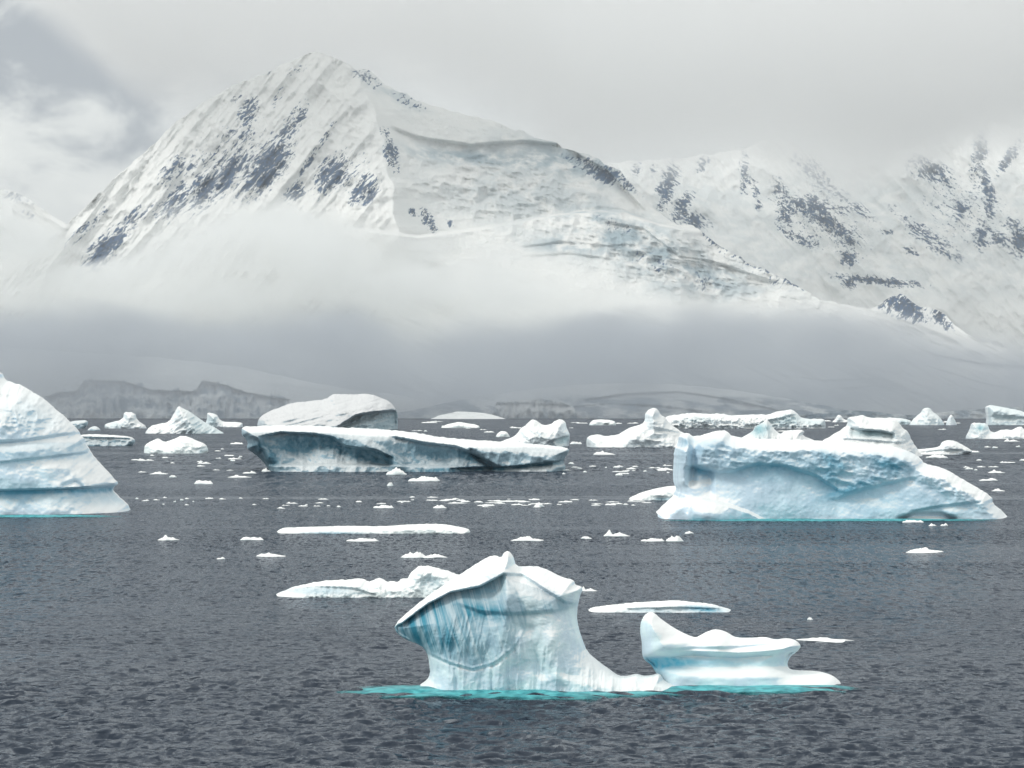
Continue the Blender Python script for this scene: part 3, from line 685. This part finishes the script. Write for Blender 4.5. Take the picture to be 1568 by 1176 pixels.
# -- long grey slab in the middle
slab_cap = [(360, 662), (383, 661), (440, 659), (520, 663), (600, 668), (650, 675), (700, 684), (760, 684), (820, 683), (872, 689)]
berg('wedge_iceberg', 'long low grey-blue iceberg with hollowed dark face and thin snow top, left of centre', 'iceberg',
    [(369, 657), (376, 653), (400, 652), (439, 651), (480, 652), (529, 655), (570, 656), (605, 659), (640, 663), (666, 668), (710, 673), (764, 676), (820, 680), (868, 685), (872, 690), (866, 700), (862, 708), (867, 715), (862, 724), (860, 734), (415, 734),
     (413, 722), (408, 712), (396, 700), (384, 692), (377, 687), (380, 677), (371, 665)],
    722, 150, [
        f_step([(400, 668), (430, 662), (480, 664), (510, 670), (530, 684), (575, 689), (600, 700)], 27, 55, 3, 6),
        f_blob(462, 695, 36, 26, 0, -26), f_step([(600, 668), (650, 678), (700, 684), (735, 700), (760, 713)], 22, 50, 4, 10),
        f_line([(560, 683), (580, 695), (612, 713)], 22, 8), f_blob(660, 702, 50, 16, 0, -14), f_line([(722, 690), (735, 702), (752, 714)], -14, 4),
        f_line([(376, 660), (400, 672), (408, 700)], 14, 9), f_step([(405, 713), (500, 711), (640, 713), (700, 715)], -22, 0, 4, 6),
        f_step([(690, 717), (780, 715), (845, 708), (862, 704)], 15, 14, 2, 4), f_step([(380, 668), (395, 672)], 6, 30, 4, 4),
        f_noise(16, 24, 4.5, 4, 88, 15, True)],
    ICE_GREY, lambda x, y: np.clip(1.2*blob(405, 698, 24, 12, 40)(x, y)+0.85*blob(450, 682, 45, 16, 0)(x, y)+1.15*blob(560, 697, 55, 10, 12)(x, y)+0.9*blob(500, 672, 22, 7, 10)(x, y)+0.55*blob(660, 696, 70, 14, 10)(x, y)+1.0*blob(725, 702, 30, 5, 22)(x, y)+1.1*np.exp(-((y-np.interp(x, [640, 760, 860], [721, 718, 708]))/3)**2)*ss(600, 680, x)+0.35, 0, 1)*ss(-1, 4, y-np.interp(x, [q[0] for q in slab_cap], [q[1] for q in slab_cap])),
    step=1.5, R=20, p=2.4, rough=1.1, noise=(26, 20, 6), seed=11,
    parts=[('snow_cap', above(slab_cap)), ('ice_foot', below([(404, 713), (500, 711), (640, 713), (700, 716)]))])
awash('submerged_foot', L1, -200, 216, 790.5, 5.0, 12, 0.10)
awash('submerged_foot', T1, 985, 1560, 796.5, 5.0, 13, 0.10)
# -- floes and bergs at middle distance
berg('ice_floe', 'low ragged ice floe partly behind the sculpted berg, rising to a rounded block', 'ice floe',
    [(421, 911), (428, 907), (438, 904), (454, 897), (482, 892), (496, 889), (534, 888), (551, 885), (563, 891), (572, 888), (582, 884), (591, 891), (600, 889), (610, 892), (616, 885), (624, 887), (630, 875), (643, 866), (664, 868), (691, 876), (720, 888), (765, 902), (770, 925), (421, 925)],
    915, 75, [f_step([(430, 905), (482, 898), (540, 900), (575, 911)], 8, 18, 3, 6), f_blob(655, 890, 16, 12, 0, -12), f_noise(9, 7, 4, 4, 92, 0, True)],
    ICE_FLOE, lambda x, y: np.clip(0.55*blob(490, 905, 60, 7, 0)(x, y)+.35*blob(660, 892, 20, 12, 0)(x, y), 0, 1), step=1.4, R=22, p=2.2, rough=1.2, seed=13)
berg('ice_floe', 'flat floe with blue-green wet right end, behind the smooth horned berg', 'ice floe',
    [(899, 934), (910, 930), (924, 928), (968, 923), (1010, 921), (1038, 919), (1060, 922), (1085, 924), (1105, 929), (1128, 936), (1120, 948), (900, 948)],
    938, 60, [f_noise(14, 5, 3, 4, 93, 0, True), f_step([(960, 932), (1040, 930), (1110, 932)], 8, 10, 2, 6)],
    ICE_FLOE, lambda x, y: np.clip(1.1*blob(1078, 933, 32, 5, 5)(x, y)+0.5*blob(1000, 935, 50, 4, 0)(x, y), 0, 1), step=1.2, R=14, p=2.0, rough=0.7, seed=14)
berg('ice_floe', 'long narrow white floe lying alone between wedge iceberg and sculpted iceberg', 'ice floe',
    [(423, 815), (428, 811), (434, 808), (465, 807), (498, 806), (540, 805), (580, 806), (631, 803), (660, 802), (682, 803), (717, 809), (721, 815), (715, 824), (425, 824)],
    817, 60, [f_noise(16, 5, 3, 4, 94, 0, True)], ICE_FLOE, lambda x, y: 0.8*blob(510, 817, 45, 3, 0)(x, y), step=1.2, R=11, p=2.0, rough=0.6, seed=15)
berg('ice_floe', 'small white wedge floe poking out left of the flat-topped iceberg', 'ice floe',
    [(962, 763), (975, 757), (988, 752), (1003, 748), (1025, 744), (1042, 744), (1062, 748), (1062, 776), (962, 776)],
    766, 40, [f_noise(10, 6, 3, 4, 95, 0, True)], ICE_FLOE, lambda x, y: 0.8*blob(1015, 764, 14, 2, 0)(x, y), step=1.2, R=14, p=2.0, rough=0.5, seed=16)
berg('small_iceberg', 'twin-horned white iceberg standing behind right end of the wedge iceberg', 'iceberg',
    [(757, 680), (789, 668), (797, 656), (806, 650), (814, 642), (822, 644), (832, 651), (842, 650), (854, 642), (864, 643), (868, 655), (873, 666), (871, 684), (871, 692), (757, 692)],
    684, 70, [f_step([(840, 677), (855, 672), (873, 667)], 18, 20, 3, 4), f_line([(822, 645), (835, 665), (850, 680)], 8, 7), f_noise(12, 10, 5, 4, 96, 30, True)],
    ICE_FAR, lambda x, y: .7*blob(862, 675, 14, 5, -25)(x, y), step=1.2, R=24, p=2.0, rough=0.8, seed=17)
berg('peaked_iceberg', 'white iceberg with a rounded knob on top, just left of the flat-topped iceberg', 'iceberg',
    [(898, 671), (904, 667), (917, 665), (927, 668), (945, 666), (955, 660), (965, 654), (983, 650), (988, 642), (987, 635), (993, 627), (1003, 624), (1009, 629), (1012, 636), (1019, 639), (1026, 649), (1035, 655), (1044, 662), (1062, 668), (1064, 692), (898, 692)],
    685, 90, [f_step([(1000, 655), (1030, 660), (1060, 668)], 10, 26, 4, 5), f_noise(14, 10, 5, 4, 97, 0, True), f_line([(1000, 630), (985, 655), (960, 680)], 10, 8)],
    ICE_FAR, None, step=1.2, R=28, p=2.0, rough=0.6, seed=18)
berg('fluted_iceberg', 'small iceberg with turquoise flutes, peeking over the flat-topped iceberg', 'iceberg',
    [(1120, 678), (1140, 668), (1152, 661), (1158, 652), (1166, 648), (1174, 642), (1180, 648), (1184, 655), (1195, 665), (1202, 660), (1213, 658), (1232, 658), (1229, 667), (1250, 675), (1255, 686), (1120, 686)],
    680, 60, [f_noise(5, 30, 6, 3, 98, 0, True), f_blob(1163, 660, 12, 8, 0, -8)], ICE_FAR, lambda x, y: np.clip(blob(1163, 658, 14, 10, 0)(x, y)*1.0, 0, 1), step=1.1, R=20, p=2.0, rough=0.9, seed=19)
berg('hat_shaped_iceberg', 'hat shaped iceberg with undercut snowy top, behind the flat-topped iceberg', 'iceberg',
    [(1250, 682), (1262, 674), (1285, 661), (1301, 649), (1299, 639), (1309, 638), (1319, 635), (1328, 639), (1350, 640), (1370, 642), (1377, 648), (1383, 656), (1389, 659), (1392, 665), (1403, 686), (1415, 700), (1415, 712), (1250, 712)],
    700, 100, [f_step([(1303, 655), (1320, 658), (1350, 660), (1368, 664)], 24, 22, 3, 4), f_step([(1290, 672), (1330, 674), (1378, 678)], 8, 10, 3, 6), f_noise(12, 8, 4, 4, 99, 0, True)],
    ICE_FAR, lambda x, y: np.clip(.65*blob(1335, 664, 34, 6, 3)(x, y), 0, 1), step=1.2, R=34, p=2.0, rough=1.0, seed=20)
berg('ice_floe', 'low white floe with raised tip, right of the hat shaped iceberg', 'ice floe',
    [(1400, 688), (1420, 687), (1440, 684), (1444, 676), (1452, 674), (1462, 675), (1478, 683), (1491, 692), (1480, 696), (1472, 704), (1402, 704)],
    696, 45, [f_step([(1410, 692), (1440, 689), (1475, 689)], 8, 8, 2, 5), f_noise(9, 6, 3, 4, 101, 0, True)], ICE_FAR, None, step=1.2, R=12, p=2.0, rough=0.6, seed=22)
berg('ragged_iceberg', 'ragged low white iceberg with green hollow block at its left end, at right edge', 'iceberg',
    [(1480, 670), (1486, 658), (1489, 647), (1500, 648), (1511, 647), (1515, 659), (1524, 662), (1535, 657), (1551, 659), (1562, 652), (1572, 660), (1600, 656), (1640, 668), (1640, 680), (1482, 680)],
    672, 50, [f_noise(9, 9, 5, 4, 102, 0, True), f_blob(1502, 656, 8, 8, 0, -8)], ICE_FAR, lambda x, y: np.clip(.9*blob(1502, 655, 9, 6, 0)(x, y), 0, 1), step=1.2, R=18, p=2.0, rough=1.0, seed=23)
berg('far_iceberg', 'distant tabular iceberg with sheer grey face, at right edge below the hills', 'iceberg',
    [(1513, 652), (1514, 636), (1512, 620), (1530, 622), (1555, 627), (1572, 632), (1600, 634), (1640, 640), (1640, 658), (1513, 658)],
    651, 50, [f_noise(12, 8, 4, 4, 103, 0, True), f_step([(1510, 636), (1640, 644)], 4, 14, 3, 4)], ICE_FAR, lambda x, y: 0.25+0*x, step=1.3, R=10, p=2.4, rough=0.6, seed=24)
berg('far_iceberg', 'distant blunt pyramid iceberg near the right, larger of a pair', 'iceberg',
    [(1392, 650), (1402, 638), (1410, 632), (1413, 626), (1423, 624), (1429, 631), (1437, 637), (1443, 644), (1447, 651), (1446, 658), (1394, 658)],
    651, 34, [f_noise(10, 9, 5, 4, 104, 0, True)], ICE_FAR, lambda x, y: .15+0*x, step=1.1, R=22, p=1.7, rough=0.6, seed=25)
berg('far_iceberg', 'distant little pointed iceberg just right of the blunt pyramid one', 'iceberg',
    [(1448, 651), (1451, 641), (1456, 634), (1461, 640), (1466, 651), (1465, 657), (1449, 657)],
    651, 14, [f_noise(8, 7, 2, 3, 105, 0, True)], ICE_FAR, None, step=1.0, R=9, p=1.7, rough=0.4, seed=26)
berg('far_iceberg', 'distant low ice strip with greenish tint, between hat shaped and pyramid icebergs', 'iceberg',
    [(1352, 646), (1358, 639), (1375, 640), (1388, 642), (1396, 644), (1396, 656), (1352, 656)],
    650, 16, [f_noise(8, 5, 3, 3, 106, 0, True)], ICE_FAR, lambda x, y: .4*blob(1385, 646, 10, 5, 0)(x, y), step=1.1, R=6, p=2.0, rough=0.5, seed=27)
berg('far_iceberg', 'faint distant ice block at the shore, left behind the hat shaped iceberg', 'iceberg',
    [(1274, 646), (1279, 641), (1283, 635), (1288, 636), (1292, 642), (1300, 643), (1300, 651), (1274, 651)],
    646.5, 14, [f_noise(6, 5, 2, 3, 107, 0, True)], ICE_FAR, None, step=1.0, R=6, p=2.0, rough=0.4, seed=28)
berg('ice_ridge', 'distant jumbled pack ice ridge stretching behind the flat-topped iceberg', 'pack ice',
    [(1012, 650), (1019, 638), (1035, 635), (1058, 632), (1080, 634), (1103, 633), (1120, 637), (1140, 635), (1164, 634), (1176, 636), (1186, 630), (1200, 629), (1211, 626), (1221, 632), (1228, 640), (1245, 642), (1262, 641), (1265, 650), (1264, 664), (1014, 664)],
    656, 60, [f_noise(9, 6, 8, 5, 108, 0, True), f_noise(3.5, 3, 2.5, 3, 109, 0, True), f_step([(1170, 645), (1220, 634)], 10, 14, 3, 5)], ICE_FAR,
    lambda x, y: np.clip(.45*blob(1205, 644, 26, 8, -10)(x, y)+.3*blob(1070, 642, 22, 4, 0)(x, y)+.35*blob(1245, 647, 20, 5, 0)(x, y), 0, 1), step=1.1, R=13, p=2.0, rough=1.2, seed=30)
berg('domed_iceberg', 'broad white domed iceberg with grey right wall, rising behind the wedge iceberg', 'iceberg',
    [(394, 645), (399, 638), (411, 630), (428, 624), (447, 617), (475, 614), (500, 611), (506, 606), (513, 603), (540, 604), (569, 603), (583, 609), (597, 615), (605, 624), (609, 632), (609, 652), (609, 666), (394, 666)],
    658, 110, [f_step([(520, 652), (545, 636), (575, 631), (612, 628)], 36, 60, 3, 5), f_noise(30, 16, 4, 4, 111, 0, False), f_noise(6, 8, 3, 3, 112, 0, True, lambda x, y: ss(520, 545, x)*ss(630, 636, y)), f_noise(5, 6, 5, 3, 113, 0, True, lambda x, y: 1-ss(405, 420, x)), f_noise(40, 5, 5, 4, 130, -14, True)],
    ICE_DULL, lambda x, y: np.clip(.65*ss(-1, 3, y-np.interp(x, [520, 545, 575, 612], [655, 636, 631, 628]))*ss(515, 530, x), 0, 1)*(1+0*x), step=1.4, R=52, p=1.5, rough=0.7, seed=31,
    parts=[('ice_wall', lambda x, y: (y > np.interp(x, [515, 545, 575, 612], [658, 636, 631, 628])) & (x > 515))])
berg('pointed_iceberg', 'pointed white iceberg with slanting ribs, right of the layered iceberg', 'iceberg',
    [(221, 664), (229, 653), (244, 649), (259, 646), (266, 634), (273, 621), (281, 626), (290, 630), (303, 639), (316, 648), (330, 655), (345, 664), (344, 674), (222, 674)],
    664, 60, [f_noise(14, 5, 7, 3, 114, -35, True), f_line([(273, 622), (290, 650), (296, 664)], 12, 9)], ICE_FAR, lambda x, y: .3*ss(275, 300, x), step=1.1, R=26, p=1.7, rough=0.6, seed=32)
berg('small_iceberg', 'small bright white two-humped iceberg in front of the pointed one', 'iceberg',
    [(220, 692), (222, 681), (232, 675), (243, 671), (251, 677), (262, 674), (280, 666), (298, 673), (315, 680), (319, 689), (314, 700), (222, 700)],
    694.5, 50, [f_noise(12, 8, 4, 4, 115, 20, True), f_step([(296, 688), (318, 684)], 8, 10, 3, 4)], ICE_FLOE, lambda x, y: .4*blob(308, 690, 9, 3, -15)(x, y), step=1.1, R=22, p=1.9, rough=0.5, seed=34)
berg('ice_floe', 'flat grey-sided floe touching the right side of the layered iceberg', 'ice floe',
    [(112, 668), (126, 665), (160, 665), (198, 668), (205, 674), (203, 682), (190, 690), (114, 690)],
    683, 45, [f_step([(120, 669), (200, 671)], 12, 14, 2, 4), f_noise(10, 6, 5, 4, 116, 0, True)], ICE_GREY, lambda x, y: .5*ss(670, 674, y), step=1.1, R=9, p=2.2, rough=0.6, seed=35)
berg('far_iceberg', 'distant slim tower iceberg with low tail, right of the pointed iceberg', 'iceberg',
    [(314, 652), (317, 640), (317, 631), (331, 634), (336, 641), (341, 646), (356, 646), (371, 647), (372, 653), (371, 660), (315, 660)],
    654, 28, [f_noise(6, 7, 4, 4, 117, 0, True)], ICE_FAR, lambda x, y: .4*blob(325, 645, 8, 8, 0)(x, y), step=1.0, R=10, p=2.0, rough=0.6, seed=36)
berg('far_iceberg', 'distant blocky iceberg with square upper block, left of the pointed iceberg', 'iceberg',
    [(160, 651), (166, 648), (188, 642), (190, 631), (206, 631), (210, 644), (224, 652), (224, 662), (162, 662)],
    656, 30, [f_noise(7, 7, 4, 4, 118, 0, True)], ICE_FAR, lambda x, y: .3*blob(175, 650, 14, 5, 0)(x, y), step=1.0, R=12, p=2.0, rough=0.7, seed=37)
berg('far_iceberg', 'faint bluish ice hump in dark water right beside the layered iceberg', 'iceberg',
    [(133, 659), (138, 654), (146, 652), (153, 656), (155, 665), (133, 665)],
    659, 12, [f_noise(6, 5, 2, 3, 119, 0, True)], ICE_GREY, lambda x, y: .3+0*x, step=1.0, R=8, p=2.0, rough=0.3, seed=38)
berg('far_iceberg', 'grey-green ice block at the shore just above the slope of the layered iceberg', 'iceberg',
    [(96, 650), (105, 646), (118, 644), (134, 643), (134, 652), (128, 657), (126, 664), (96, 664)],
    656, 20, [f_noise(8, 5, 3, 3, 120, 0, True)], ICE_GREY, lambda x, y: .3+0*x, step=1.0, R=7, p=2.0, rough=0.4, seed=39)
berg('far_iceberg', 'distant lens shaped white floe on dark water right of the domed iceberg', 'iceberg',
    [(674, 655), (684, 650), (692, 648), (703, 646), (715, 648), (733, 651), (735, 655), (733, 661), (675, 661)],
    655, 22, [f_noise(8, 5, 2, 3, 121, 0, True)], ICE_FLOE, None, step=1.0, R=8, p=2.0, rough=0.4, seed=40)
berg('far_iceberg', 'small white rounded ice lump left of the twin-horned iceberg', 'iceberg',
    [(759, 668), (762, 663), (768, 660), (776, 661), (781, 668), (780, 674), (760, 674)],
    669, 12, [f_noise(6, 5, 2, 3, 122, 0, True)], ICE_FLOE, None, step=1.0, R=8, p=2.0, rough=0.4, seed=41)
berg('far_iceberg', 'distant flat white ice patch above the left shoulder of the knobbed iceberg', 'iceberg',
    [(902, 649), (908, 643), (920, 642), (935, 643), (943, 646), (943, 657), (903, 657)],
    651, 16, [f_noise(8, 5, 3, 3, 123, 0, True)], ICE_FLOE, None, step=1.0, R=6, p=2.0, rough=0.6, seed=42)

# ------------------------------------------------------------------ small floes and brash ice
def chunk_mesh(name, seed, peaks):
    """a lump of ice about 1 m across, 0.6 deep; water cuts it at z = 0"""
    nu, nv = 22, 12
    V = []; Fc = []
    rs = random.Random(seed)
    pk = [(rs.uniform(-.6, .6), rs.uniform(.2, .6), rs.uniform(.15, .4)) for _ in range(peaks)]
    for j in range(nv+1):
        r = j/nv
        for i in range(nu):
            a = 2*math.pi*i/nu
            k = 1+0.25*float(vn(math.cos(a)*2+seed*3.1, math.sin(a)*2, 0, seed))
            x = 0.5*r*k*math.cos(a); y = 0.32*r*k*math.sin(a)
            hgt = 0.6*(1-r**4.0)
            for (c, h, w) in pk: hgt += h*math.exp(-((x*2-c)/w)**2)*(1-r**2)
            hgt *= 1+0.5*float(vn(x*8+seed, y*8, 0, seed+5))+0.3*float(vn(x*19+seed, y*19, 0, seed+6))
            V.append((x, y, hgt-0.06 if j < nv else -0.35))
    for j in range(nv):
        for i in range(nu):
            a0 = j*nu+i; a1 = j*nu+(i+1) % nu
            Fc.append((a0, a0+nu, a1+nu, a1) if j else (a0, a0+nu, a1+nu, a1))
    mx = max(v[2] for v in V); V = [(x, y, z/mx if z > 0 else z) for x, y, z in V]
    me = bpy.data.meshes.new(name); me.from_pydata(V, [], Fc)
    bm = bmesh.new(); bm.from_mesh(me); bmesh.ops.remove_doubles(bm, verts=bm.verts, dist=1e-5)
    bmesh.ops.contextual_create(bm, geom=[e for e in bm.edges if e.is_boundary])
    bmesh.ops.recalc_face_normals(bm, faces=bm.faces); bm.to_mesh(me); bm.free()
    me.polygons.foreach_set('use_smooth', [True]*len(me.polygons)); me.materials.append(ICE_FLOE); me.update()
    return me
CH = [chunk_mesh('floe_shape', 40+i, (0, 2, 1, 3, 0, 4, 2, 5, 0, 3)[i]) for i in range(10)]
def floe(x, y, w, h, label, kind=0, group=None, name='floating_ice', cat='ice chunk'):
    Yc = ysun(y); s = Yc/F
    o = bpy.data.objects.new(name, CH[kind % len(CH)]); C.objects.link(o)
    o.location = ((x-784)*s, Yc+w*s*0.12, 0.0)
    o.scale = (w*s*1.05, w*s*0.9+0.3, h*s*1.0)
    o.rotation_euler = (0, 0, 0.35*math.sin(kind*2.4+x*0.13))
    return tag(o, label, cat, group)
for i, (x, y, w, h, lb) in enumerate([
    (555, 829, 46, 5, 'slim white ice sliver just below the middle of the long narrow floe'),
    (632, 854, 40, 9, 'left lump of a joined white pair above the ragged floe'),
    (665, 854, 40, 6, 'right flatter lump of a joined white pair above the ragged floe'),
    (413, 852, 44, 6, 'white sliver of ice below the left tip of the long narrow floe'),
    (385, 827, 33, 5, 'short white ice sliver left of the long narrow floe'),
    (257, 827, 31, 8, 'small broken white ice piece with raised ends, below right of the layered iceberg'),
    (338, 856, 14, 3, 'tiny ice crumb left of and below the sliver beside the long floe'),
    (811, 828, 50, 7, 'thin uneven ice piece above the peak of the sculpted iceberg, to its right'),
    (897, 825, 18, 4, 'small faint ice piece between two larger ones right of centre'),
    (943, 821, 38, 10, 'white ice piece with small central spike, below left of the flat-topped iceberg'),
    (1000, 829, 34, 5, 'flat left piece of a joined pair below the flat-topped iceberg'),
    (1032, 829, 28, 9, 'raised right piece of a joined pair below the flat-topped iceberg'),
    (1055, 817, 16, 4, 'tiny ice piece just above the joined pair near the flat-topped iceberg'),
    (1416, 846, 62, 8, 'lone low white ice piece on open water below right end of the flat-topped iceberg'),
    (1399, 800, 32, 4, 'narrow ice sliver touching the dark notch of the flat-topped iceberg'),
    (1428, 805, 13, 4, 'tiny left crumb of two under the notch of the flat-topped iceberg'),
    (1446, 805, 12, 4, 'tiny right crumb of two under the notch of the flat-topped iceberg'),
    (1268, 982, 84, 5, 'long thin white ice strip right of the smooth horned iceberg'),
    (1240, 949, 9, 4, 'single tiny white ice speck above the thin strip on the right'),
    (900, 905, 26, 7, 'small white tip of ice sticking out right of the sculpted iceberg crown'),
    (650, 737, 46, 8, 'flat white ice cake just below the middle of the wedge iceberg'),
    (597, 744, 10, 6, 'tiny peaked ice bit left of the flat cake below the wedge iceberg'),
    (606, 727, 34, 12, 'knobbly white ice lump lying against the foot of the wedge iceberg'),
    (407, 722, 14, 6, 'small white ice lump at the left corner of the wedge iceberg foot'),
    (311, 741, 28, 6, 'low ice piece midway between layered and wedge icebergs, nearest of that group'),
    (366, 731, 34, 4, 'long thin ice sliver left of the wedge iceberg'),
    (382, 725, 20, 4, 'short ice sliver touching behind the long thin one left of the wedge iceberg'),
    (245, 726, 28, 4, 'thin ice sliver right of the layered iceberg'),
    (264, 731, 12, 4, 'tiny ice piece right beside the sliver near the layered iceberg'),
    (312, 710, 20, 5, 'small white ice piece below the two-humped iceberg, to its right'),
    (587, 778, 30, 5, 'white ice piece hanging below the brash streak, left of centre'),
    (672, 778, 22, 5, 'white ice piece hanging below the brash streak, at centre'),
    (825, 776, 18, 7, 'bright peaked ice piece at the lower edge of the brash streak'),
    (924, 696, 32, 6, 'white ice piece below the left shoulder of the knobbed iceberg'),
    (882, 680, 18, 4, 'small ice strip between twin-horned and knobbed icebergs'),
    (1526, 724, 24, 5, 'upper bright sliver right of the flat-topped iceberg tail'),
    (1514, 736, 30, 4, 'middle faint sliver right of the flat-topped iceberg tail'),
    (1530, 752, 20, 4, 'lower short sliver right of the flat-topped iceberg tail'),
    (1434, 701, 38, 5, 'flat ice strip under the low floe with raised tip'),
    (1549, 676, 22, 5, 'little ice cake below the ragged iceberg at right edge'),
    (362, 680, 20, 3, 'thin white strip just left of the wedge iceberg, level with its top')]):
    floe(x, y, w, h, lb, i)
rng = random.Random(12)
G = 'brash ice fragments drifting in loose streaks'
def brash(n, x0, x1, yfun, spread, wr, hr, label, group):
    for i in range(n):
        x = rng.uniform(x0, x1); y = yfun(x)+rng.gauss(0, spread)
        w = rng.uniform(*wr)*(1 if rng.random() < .8 else 1.8); floe(x, y, w, rng.uniform(*hr), label, rng.randrange(10), group, 'brash_ice')
brash(66, 420, 1000, lambda x: 770+2.5*math.sin(x/60), 3.2, (4, 21), (0.9, 2.5), 'small white fragment in the loose ice streak crossing the middle water', G)
brash(16, 200, 420, lambda x: 767, 3.0, (3, 10), (1.2, 2.6), 'small fragment in the faint left end of the ice streak', 'brash at the left end of the streak')
brash(26, 860, 1030, lambda x: 719, 4.0, (4, 16), (1.4, 3.4), 'small fragment in the water between wedge and flat-topped icebergs', 'brash between wedge and flat-topped icebergs')
brash(18, 210, 370, lambda x: 702, 8.0, (5, 14), (1.2, 2.6), 'small fragment scattered below the small two-humped iceberg', 'brash below the two-humped iceberg')
brash(16, 1410, 1568, lambda x: 712, 14.0, (4, 16), (1.2, 2.8), 'small fragment scattered off the right end of the flat-topped iceberg', 'brash off the flat-topped iceberg')
brash(34, 380, 1560, lambda x: 655, 4.0, (6, 18), (0.8, 2.2), 'distant ice fragment on the dark water strip under the shore', 'far brash below the shore')
brash(26, 640, 1500, lambda x: 647, 1.2, (6, 22), (0.8, 2.0), 'tiny far ice fragment lying right along the shoreline', 'brash along the shoreline')

# ------------------------------------------------------------------ air: haze, mist and low cloud
def box_obj(name, x0, x1, y0, y1, z0, z1, mat):
    V = [(x, y, z) for x in (x0, x1) for y in (y0, y1) for z in (z0, z1)]
    Fc = [(0, 1, 3, 2), (4, 6, 7, 5), (0, 4, 5, 1), (2, 3, 7, 6), (0, 2, 6, 4), (1, 5, 7, 3)]
    me = bpy.data.meshes.new(name); me.from_pydata(V, [], Fc); me.materials.append(mat); me.update()
    o = bpy.data.objects.new(name, me); C.objects.link(o); o['kind'] = 'stuff'
    return o
def haze_mat(d):
    m, b = new_mat('haze_air')
    v = b.n('ShaderNodeVolumePrincipled', {'Color': (0.93, 0.96, 0.97, 1), 'Density': d, 'Anisotropy': 0.0})
    b.n('ShaderNodeOutputMaterial', {'Volume': v.outputs[0]})
    return m
def cloud_mat(name, Yref, xr, zr, topc, botc, dens, soft_t, soft_b, rag_t, rag_b, nscale, color=(1.0, 1.0, 1.0), seed=(0, 0, 0), thin=0.5, aniso=0.3):
    """mist whose upper and lower limits follow the two curves (points in reference px), ragged and uneven inside"""
    m, b = new_mat(name)
    s = Yref/F
    P = b.n('ShaderNodeNewGeometry').outputs['Position']
    sp = b.n('ShaderNodeSeparateXYZ', {0: P}); X, Z = sp.outputs[0], sp.outputs[2]
    x0, x1 = [(v-784)*s for v in xr]
    z0, z1 = zr
    u = b.ramp(X, x0, x1, smooth=False)
    def curve(pts):
        c = b.n('ShaderNodeFloatCurve', {'Value': u})
        cu = c.mapping.curves[0]
        pp = [((p[0]-xr[0])/(xr[1]-xr[0]), ((H+(HY-p[1])*s)-z0)/(z1-z0)) for p in pts]
        cu.points[0].location = pp[0]; cu.points[1].location = pp[-1]
        for q in pp[1:-1]: cu.points.new(*q)
        c.mapping.update()
        return b.ramp(c.outputs[0], 0, 1, z0, z1, smooth=False)
    q = b.vmath('ADD', b.vmath('MULTIPLY', P, (0.55, 1.0, 1.25)), seed)
    n = b.noise(q, 1.0/nscale, 6.0, 0.62, 1.1)
    nn = b.math('SUBTRACT', n, 0.5)
    dt = b.math('SUBTRACT', b.math('ADD', curve(topc), b.math('MULTIPLY', nn, rag_t)), Z)
    d = b.ramp(dt, -soft_t*0.2, soft_t, 0, 1)
    if botc:
        db = b.math('SUBTRACT', Z, b.math('ADD', curve(botc), b.math('MULTIPLY', nn, rag_b)))
        d = b.math('MULTIPLY', d, b.ramp(db, 0, soft_b, 0, 1))
    d = b.math('MULTIPLY', d, b.ramp(n, 0.44, 0.57, thin, 1.0))
    # nothing at the ends
    d = b.math('MULTIPLY', d, b.math('MULTIPLY', b.ramp(u, 0.0, 0.05), b.ramp(u, 1.0, 0.9)))
    v = b.n('ShaderNodeVolumePrincipled', {'Color': (*color, 1), 'Density': b.math('MULTIPLY', d, dens), 'Anisotropy': aniso})
    b.n('ShaderNodeOutputMaterial', {'Volume': v.outputs[0]})
    return m
box_obj('haze', -9000, 9000, -450, 19000, -22, 2900, haze_mat(HAZE_D))
Yr = 9500.0; s_ = Yr/F
m1 = cloud_mat('mist_bank_air', Yr, (-500, 1500), (0, 1500),
    [(-500, 300), (-100, 290), (0, 300), (70, 350), (130, 405), (200, 350), (260, 326), (400, 312), (520, 330), (600, 352), (680, 372), (780, 385), (880, 415), (960, 445), (1080, 462), (1200, 470), (1300, 495), (1500, 540)],
    [(-500, 545), (0, 540), (200, 548), (400, 572), (600, 600), (800, 596), (1000, 590), (1200, 580), (1500, 590)],
    0.0082, 110, 90, 640, 60, 330, seed=(11, 3, 5), thin=0.04, color=(0.945, 0.953, 0.952))
box_obj('mist_bank', (-480-784)*s_, (1500-784)*s_, 9350, 10350, 60, 1050, m1)
Yr = 12800.0; s_ = Yr/F
m2 = cloud_mat('peak_mist_air', Yr, (-900, 2400), (0, 3600),
    [(-900, -200), (2400, -200)],
    [(-900, -150), (0, -60), (100, 60), (220, 165), (330, 160), (430, 140), (500, 138), (600, 135), (800, 195), (900, 268), (1000, 268), (1090, 265), (1150, 262), (1210, 275), (1290, 300), (1340, 310), (1390, 285), (1450, 260), (1520, 245), (1600, 245), (2400, 250)],
    0.0020, 260, 330, 100, 300, 700, seed=(2, 9, 1), thin=0.4)
box_obj('peak_mist', (-850-784)*s_, (2350-784)*s_, 9950, 14300, 900, 2850, m2)


Yr = 8500.0; s_ = Yr/F
m3 = cloud_mat('shade_mist_air', Yr, (-900, 2400), (0, 600),
    [(-900, 480), (-100, 470), (0, 478), (150, 470), (300, 490), (420, 478), (520, 470), (640, 500), (760, 490), (900, 480), (1100, 470), (1250, 470), (1400, 498), (1568, 526), (2400, 545)],
    None, 0.0038, 120, 90, 260, 60, 360, color=(0.64, 0.675, 0.72), seed=(4, 8, 2), thin=0.35)  # low mist; its grey colour stands in for cloud shade over the lower slopes
box_obj('shade_mist', (-850-784)*s_, (2350-784)*s_, 7960, 9450, -6, 480, m3)
